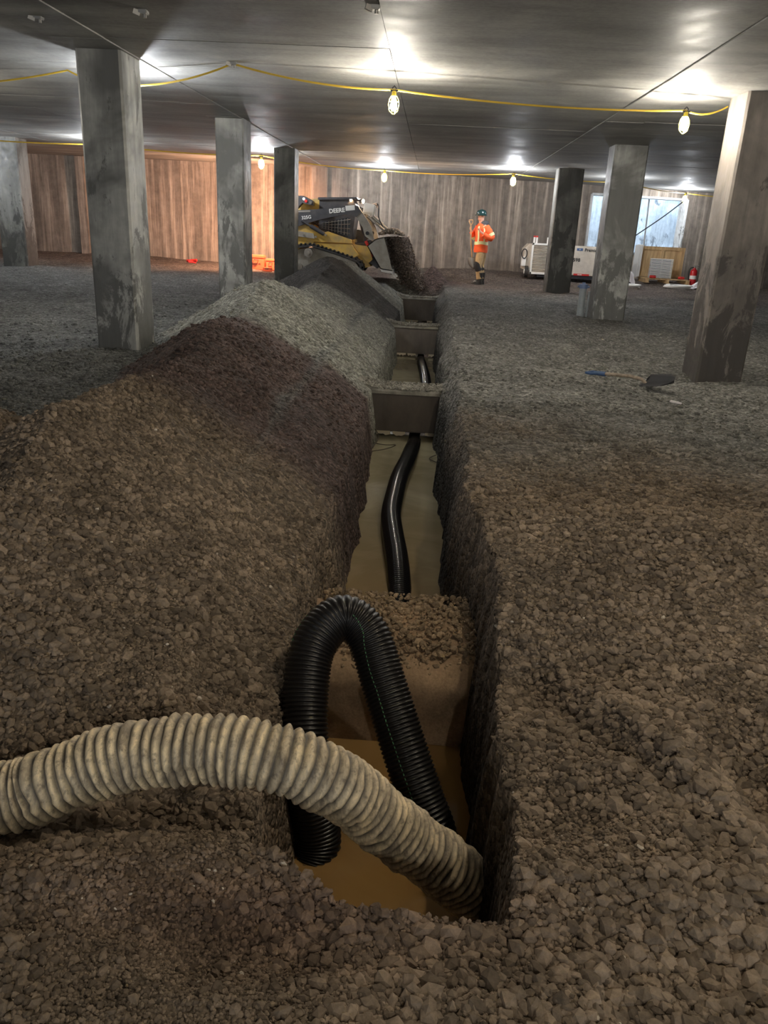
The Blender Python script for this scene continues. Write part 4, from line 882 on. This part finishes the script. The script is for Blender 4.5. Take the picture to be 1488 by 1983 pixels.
# ---------------------------------------------------------------- heater unit by the far wall
def heater():
    root = empty('heater', (3.7, 22.4, .2), 'off-white wheeled heater unit with louvred end panel near the far wall', 'heater')
    T_ = Matrix.Translation((-3.7, -22.4, -.2))
    def P_(nm, b, m_, par=root, sm=False): b.xf(T_); return b.build(nm, M[m_], par, sm)
    body = P_('housing', MB().box((3.86, 22.72, .70), (2.15, .7, .76), None, .015), 'heater')
    P_('end_housing', MB().prism([(2.5, .42), (2.5, .95), (2.62, 1.08), (2.82, 1.08), (2.82, .38)], 22.4, 23.05), 'heater')
    fr = MB()
    for z_ in (.33, 1.08): fr.box((3.02, 22.34, z_), (.66, .05, .05))
    for x_ in (2.71, 3.33): fr.box((x_, 22.34, .705), (.05, .05, .8))
    fo = P_('louvre_frame', fr, 'white')
    P_('louvre_back', MB().box((3.02, 22.375, .7), (.6, .02, .74)), 'darkmetal', fo)
    for k in range(20):
        P_('slat', MB().box((3.02, 22.345, .365 + k * .0365), (.58, .035, .016), rotm(.45, 0, 0)), 'heater', fo)
    for x_, m_ in ((2.76, 'white'), (2.83, 'white'), (3.13, 'white')):
        P_('post', MB().cyl((x_, 22.6, 1.06), (x_, 22.6, 1.26), .027, n=10), m_)
    for x_ in (2.76, 2.83): P_('post_cap', MB().cyl((x_, 22.6, 1.25), (x_, 22.6, 1.29), .028, n=10), 'redpaint')
    for x_ in (2.60, 4.6):
        w_ = P_('wheel', MB().cyl((x_ - .045, 22.42, .36), (x_ + .045, 22.42, .36), .15, n=20), 'rubber', root, True)
        P_('hub', MB().cyl((x_ - .06, 22.42, .36), (x_ + .06, 22.42, .36), .07, n=14), 'white', w_, True)
    P_('burner_box', MB().box((2.5, 22.4, .62), (.12, .16, .24), None, .01), 'white')
    b = MB(); b.tube([(2.5 + .07 * math.cos(t_), 22.3, .82 + .12 * math.sin(t_)) for t_ in np.linspace(0, 2 * PI, 20)], .014, 6); P_('cable_coil', b, 'blackcloth', root, True)
    b = MB(); c_ = (4.72, .70)
    for k in range(4):
        b.tube([(c_[0] + (.19 + .02 * k) * math.cos(t_) + .01 * k, 22.33 - .012 * k, c_[1] + (.24 + .015 * k) * math.sin(t_) - .01 * k) for t_ in np.linspace(0, 2 * PI, 26)], .011, 6)
    P_('hose_coil', b, 'blackcloth', root, True)
    for x_, w2 in ((4.1, .42), (4.66, .36)): P_('label_strip', MB().box((x_, 22.36, .345), (w2, .012, .05)), 'redpaint')
    P_('skid', MB().box((3.9, 22.6, .27), (2.0, .5, .07)), 'darkmetal')
    R_ = Matrix.Rotation(PI / 2, 4, 'X')
    for s_, x_, z_, sz, m_ in (('Premier 350', 4.40, .985, .115, 'blackcloth'), ('2-2598', 3.84, .72, .13, 'blackcloth'), ('S', 3.78, 1.0, .1, 'darkmetal'), ('AS-DN', 4.05, .345, .04, 'white'), ('AS-ON', 4.6, .345, .04, 'white')):
        text_mesh(s_, sz, .002, M[m_], 'lettering', root, T_ @ Matrix.Translation((x_, 22.362 if sz > .05 else 22.35, z_)) @ R_, .002)
    P_('badge', MB().box((3.98, 22.365, .995), (.16, .008, .065), None, .003), 'bluepl')
    text_mesh('SIP', .04, .002, M['white'], 'lettering', root, T_ @ Matrix.Translation((3.98, 22.357, .995)) @ R_)
heater()

# ---------------------------------------------------------------- crate, fan, pallet, hoses, extinguishers
def gz(x, y): return float(height(np.array([x]), np.array([y]))[0])
root = empty('plywood_panel', (6.5, 23.7, gz(6.5, 23.5) + .11), 'pale plywood crate standing on a pallet below the daylit opening', 'crate'); b = MB(); b.box((.05, .2, .43), (1.18, .4, .76)); b.build('board', M['ply'], root)
for x_ in (-.52, .05, .62): MB().box((x_, -.015, .43), (.09, .03, .78)).build('batten', M['ply'], root)
for z_ in (.80, .06): MB().box((.05, -.02, z_), (1.24, .03, .09)).build('batten', M['ply'], root)
for k in range(3): MB().box((-.60 - k * .035, -.05, .45 - .01 * k), (.02, .3, .86), rotm(0, 0, .2)).build('leaning_board', M['white'], root)
root = empty('pallet', (6.6, 23.35, gz(6.6, 23.3)), 'wooden pallet under the crate and the wire rack', 'pallet')
for y_ in (-.35, -.2, -.02, .18, .38): MB().box((0, y_, .1), (1.24, .1, .02)).build('deck_board', M['ply'], root)
for x_ in (-.56, 0, .56):
    MB().box((x_, 0, .05), (.1, .8, .075)).build('block', M['ply'], root)
    MB().box((x_, 0, .005), (.12, .85, .018)).build('bottom_board', M['ply'], root)
root = empty('wire_rack', (6.42, 23.12, gz(6.5, 23.3) + .115), 'stack of grey wire racks leaning in front of the plywood crate', 'rack')
b = MB()
for x_ in (-.29, .29, 0): b.cyl((x_, 0, 0), (x_, .02, .52), .012, n=6)
b.build('frame', M['steel'], root)
for k in range(15):
    MB().tube([(-.3, -.03, .02 + k * .035), (.3, -.03, .02 + k * .035), (.3, .12, .02 + k * .035), (-.3, .12, .02 + k * .035), (-.3, -.03, .02 + k * .035)], .009, 6).build('rack_shelf', M['white'], root)
MB().box((0, .13, .26), (.58, .02, .5)).build('backing', M['darkmetal'], root)
def extinguisher(x, y, lab, s=1):
    r_ = empty('fire_extinguisher', (x, y, gz(x, y) - .01), lab, 'fire extinguisher')
    b = MB(); pr = [(.02, 0), (.085, .0), (.09, .02), (.09, .38), (.075, .43), (.035, .46), (.03, .49)]
    b.loft([[(a_ * math.cos(t_), a_ * math.sin(t_), z_) for t_ in np.linspace(0, 2 * PI, 18, endpoint=False)] for a_, z_ in pr]); b.build('cylinder', M['red'], r_, True)
    MB().cyl((0, 0, .2), (0, 0, .29), .092, n=18).build('white_label', M['white'], r_, True)
    b = MB(); b.cyl((0, 0, .48), (0, 0, .52), .025, n=10); b.box((.04, 0, .54), (.13, .025, .015), rotm(0, -.2, 0)); b.box((.04, 0, .51), (.12, .025, .012), rotm(0, .1, 0)); b.build('valve', M['steel'], r_)
    S_, _ = spline([(-.02, 0, .5), (-.12, -.02, .46), (-.13, -.02, .3), (-.11, -.03, .12)], 14); MB().tube(S_, .014, 8).build('hose', M['blackcloth'], r_, True)
    r_.scale = (s, s, s)
extinguisher(7.33, 23.1, 'red fire extinguisher with white label right of the plywood crate, by the nearest right column', 1.05)
extinguisher(5.18, 22.6, 'red fire extinguisher half hidden behind the grey column', 1.0)
def rumpled(name, cx_, cy_, w_, d_, h_, m_, lab, cat, seed):
    A, B = np.meshgrid(np.linspace(-1, 1, 26), np.linspace(-1, 1, 20)); Zc = h_ * np.clip(1 - (A ** 2 + B ** 2) * .8, -.08, 1) * (1 + 1.1 * fbm(A, B, 2.6, 3, seed)) + gz(cx_, cy_)
    idx = np.arange(A.size).reshape(A.shape); ff = np.stack([idx[:-1, :-1], idx[:-1, 1:], idx[1:, 1:], idx[1:, :-1]], -1).reshape(-1, 4)
    o = bpy.data.objects.new(name, np_mesh(name, np.stack([cx_ + A * w_ / 2, cy_ + B * d_ / 2, Zc], -1).reshape(-1, 3), ff, None, m_, True)); C.objects.link(o); tag(o, lab, cat)
rumpled('plastic_sheet', 5.45, 22.95, .5, .4, .34, M['film'], 'crumpled white plastic sheeting left of the plywood crate', 'plastic sheet', 4)
rumpled('plastic_sheet', 7.35, 22.72, .4, .26, .13, M['film'], 'low crumpled white plastic right of the pallet', 'plastic sheet', 9)
for k, (cx_, cy_, lab) in enumerate(((5.35, 22.3, 'white hose coiled on the ground beside the grey column'), (6.75, 22.42, 'white hose loops beside the right fire extinguisher'))):
    z_ = gz(cx_, cy_) + .03; pts = []
    for t_ in np.linspace(0, 2 * PI * 2.6, 60): r_ = .26 + .03 * math.sin(t_ * .7); pts.append((cx_ + r_ * 1.3 * math.cos(t_), cy_ + r_ * math.sin(t_), z_ + .008 * t_ / 2))
    tag(MB().tube(pts, .02, 8).build('coiled_hose', M['white'], None, True), lab, 'hose')
for x_, y_, lab in ((6.9, 23.0, 'small red fitting lying on the right end of the pallet'), (6.1, 22.95, 'small red fitting lying on the left end of the pallet')):
    b = MB(); b.cyl((x_, y_, gz(6.5, 23.2) + .15), (x_ + .16, y_, gz(6.5, 23.2) + .15), .035, n=10); b.box((x_ + .08, y_, gz(6.5, 23.2) + .16), (.06, .1, .06)); tag(b.build('pipe_fitting', M['redpaint']), lab, 'fitting')
# daylight-shaft scaffold poles
for x_, lab in ((6.75, 'thin vertical pole in the light shaft'),): tag(MB().cyl((x_, 26.6, .46), (x_ - .1, 26.7, 4), .025, n=8).build('pole', M['steel']), lab, 'pole')

# orange cases on the left, lit by the machine's rear lamp
def case(cx_, cy_, w_, d_, h_, lab, txt=None, z0=None):
    z_ = gz(cx_, cy_) if z0 is None else z0
    r_ = empty('tool_case', (cx_, cy_, z_), lab, 'case')
    MB().box((0, 0, h_ * .4), (w_, d_, h_ * .8), None, .015).build('case_body', M['orangebox'], r_)
    MB().box((0, 0, h_ * .9), (w_ * 1.03, d_ * 1.03, h_ * .2), None, .012).build('lid', M['orangebox'], r_)
    MB().tube([(-w_ * .15, -d_ / 2 - .01, h_ * .7), (-w_ * .15, -d_ / 2 - .04, h_ * .7), (w_ * .15, -d_ / 2 - .04, h_ * .7), (w_ * .15, -d_ / 2 - .01, h_ * .7)], .01, 6).build('handle', M['blackcloth'], r_)
    if txt: text_mesh(txt, .055, .002, M['blackcloth'], 'lettering', r_, Matrix.Translation((0, -d_ / 2 - .004, h_ * .42)) @ Matrix.Rotation(PI / 2, 4, 'X'))
case(-4.42, 20.5, .36, .3, .36, 'tall orange case standing right of the pale column, near the dark column', 'OPEN 90')
case(-4.08, 20.6, .26, .26, .28, 'open orange case beside the tall orange case')
case(-4.1, 20.2, .22, .2, .10, 'small flat orange case on the ground in front of the tall one')
b = MB(); x_, y_ = -6.35, 21.3; z_ = gz(x_, y_); b.box((x_, y_, z_ + .05), (.22, .14, .09), rotm(0, 0, .3), .02); b.cyl((x_ - .14, y_, z_ + .06), (x_ + .14, y_ - .05, z_ + .09), .035, n=10); tag(b.build('pipe_clamp', M['redpaint']), 'small red clamp lying at the base of the orange-lit wall', 'clamp')
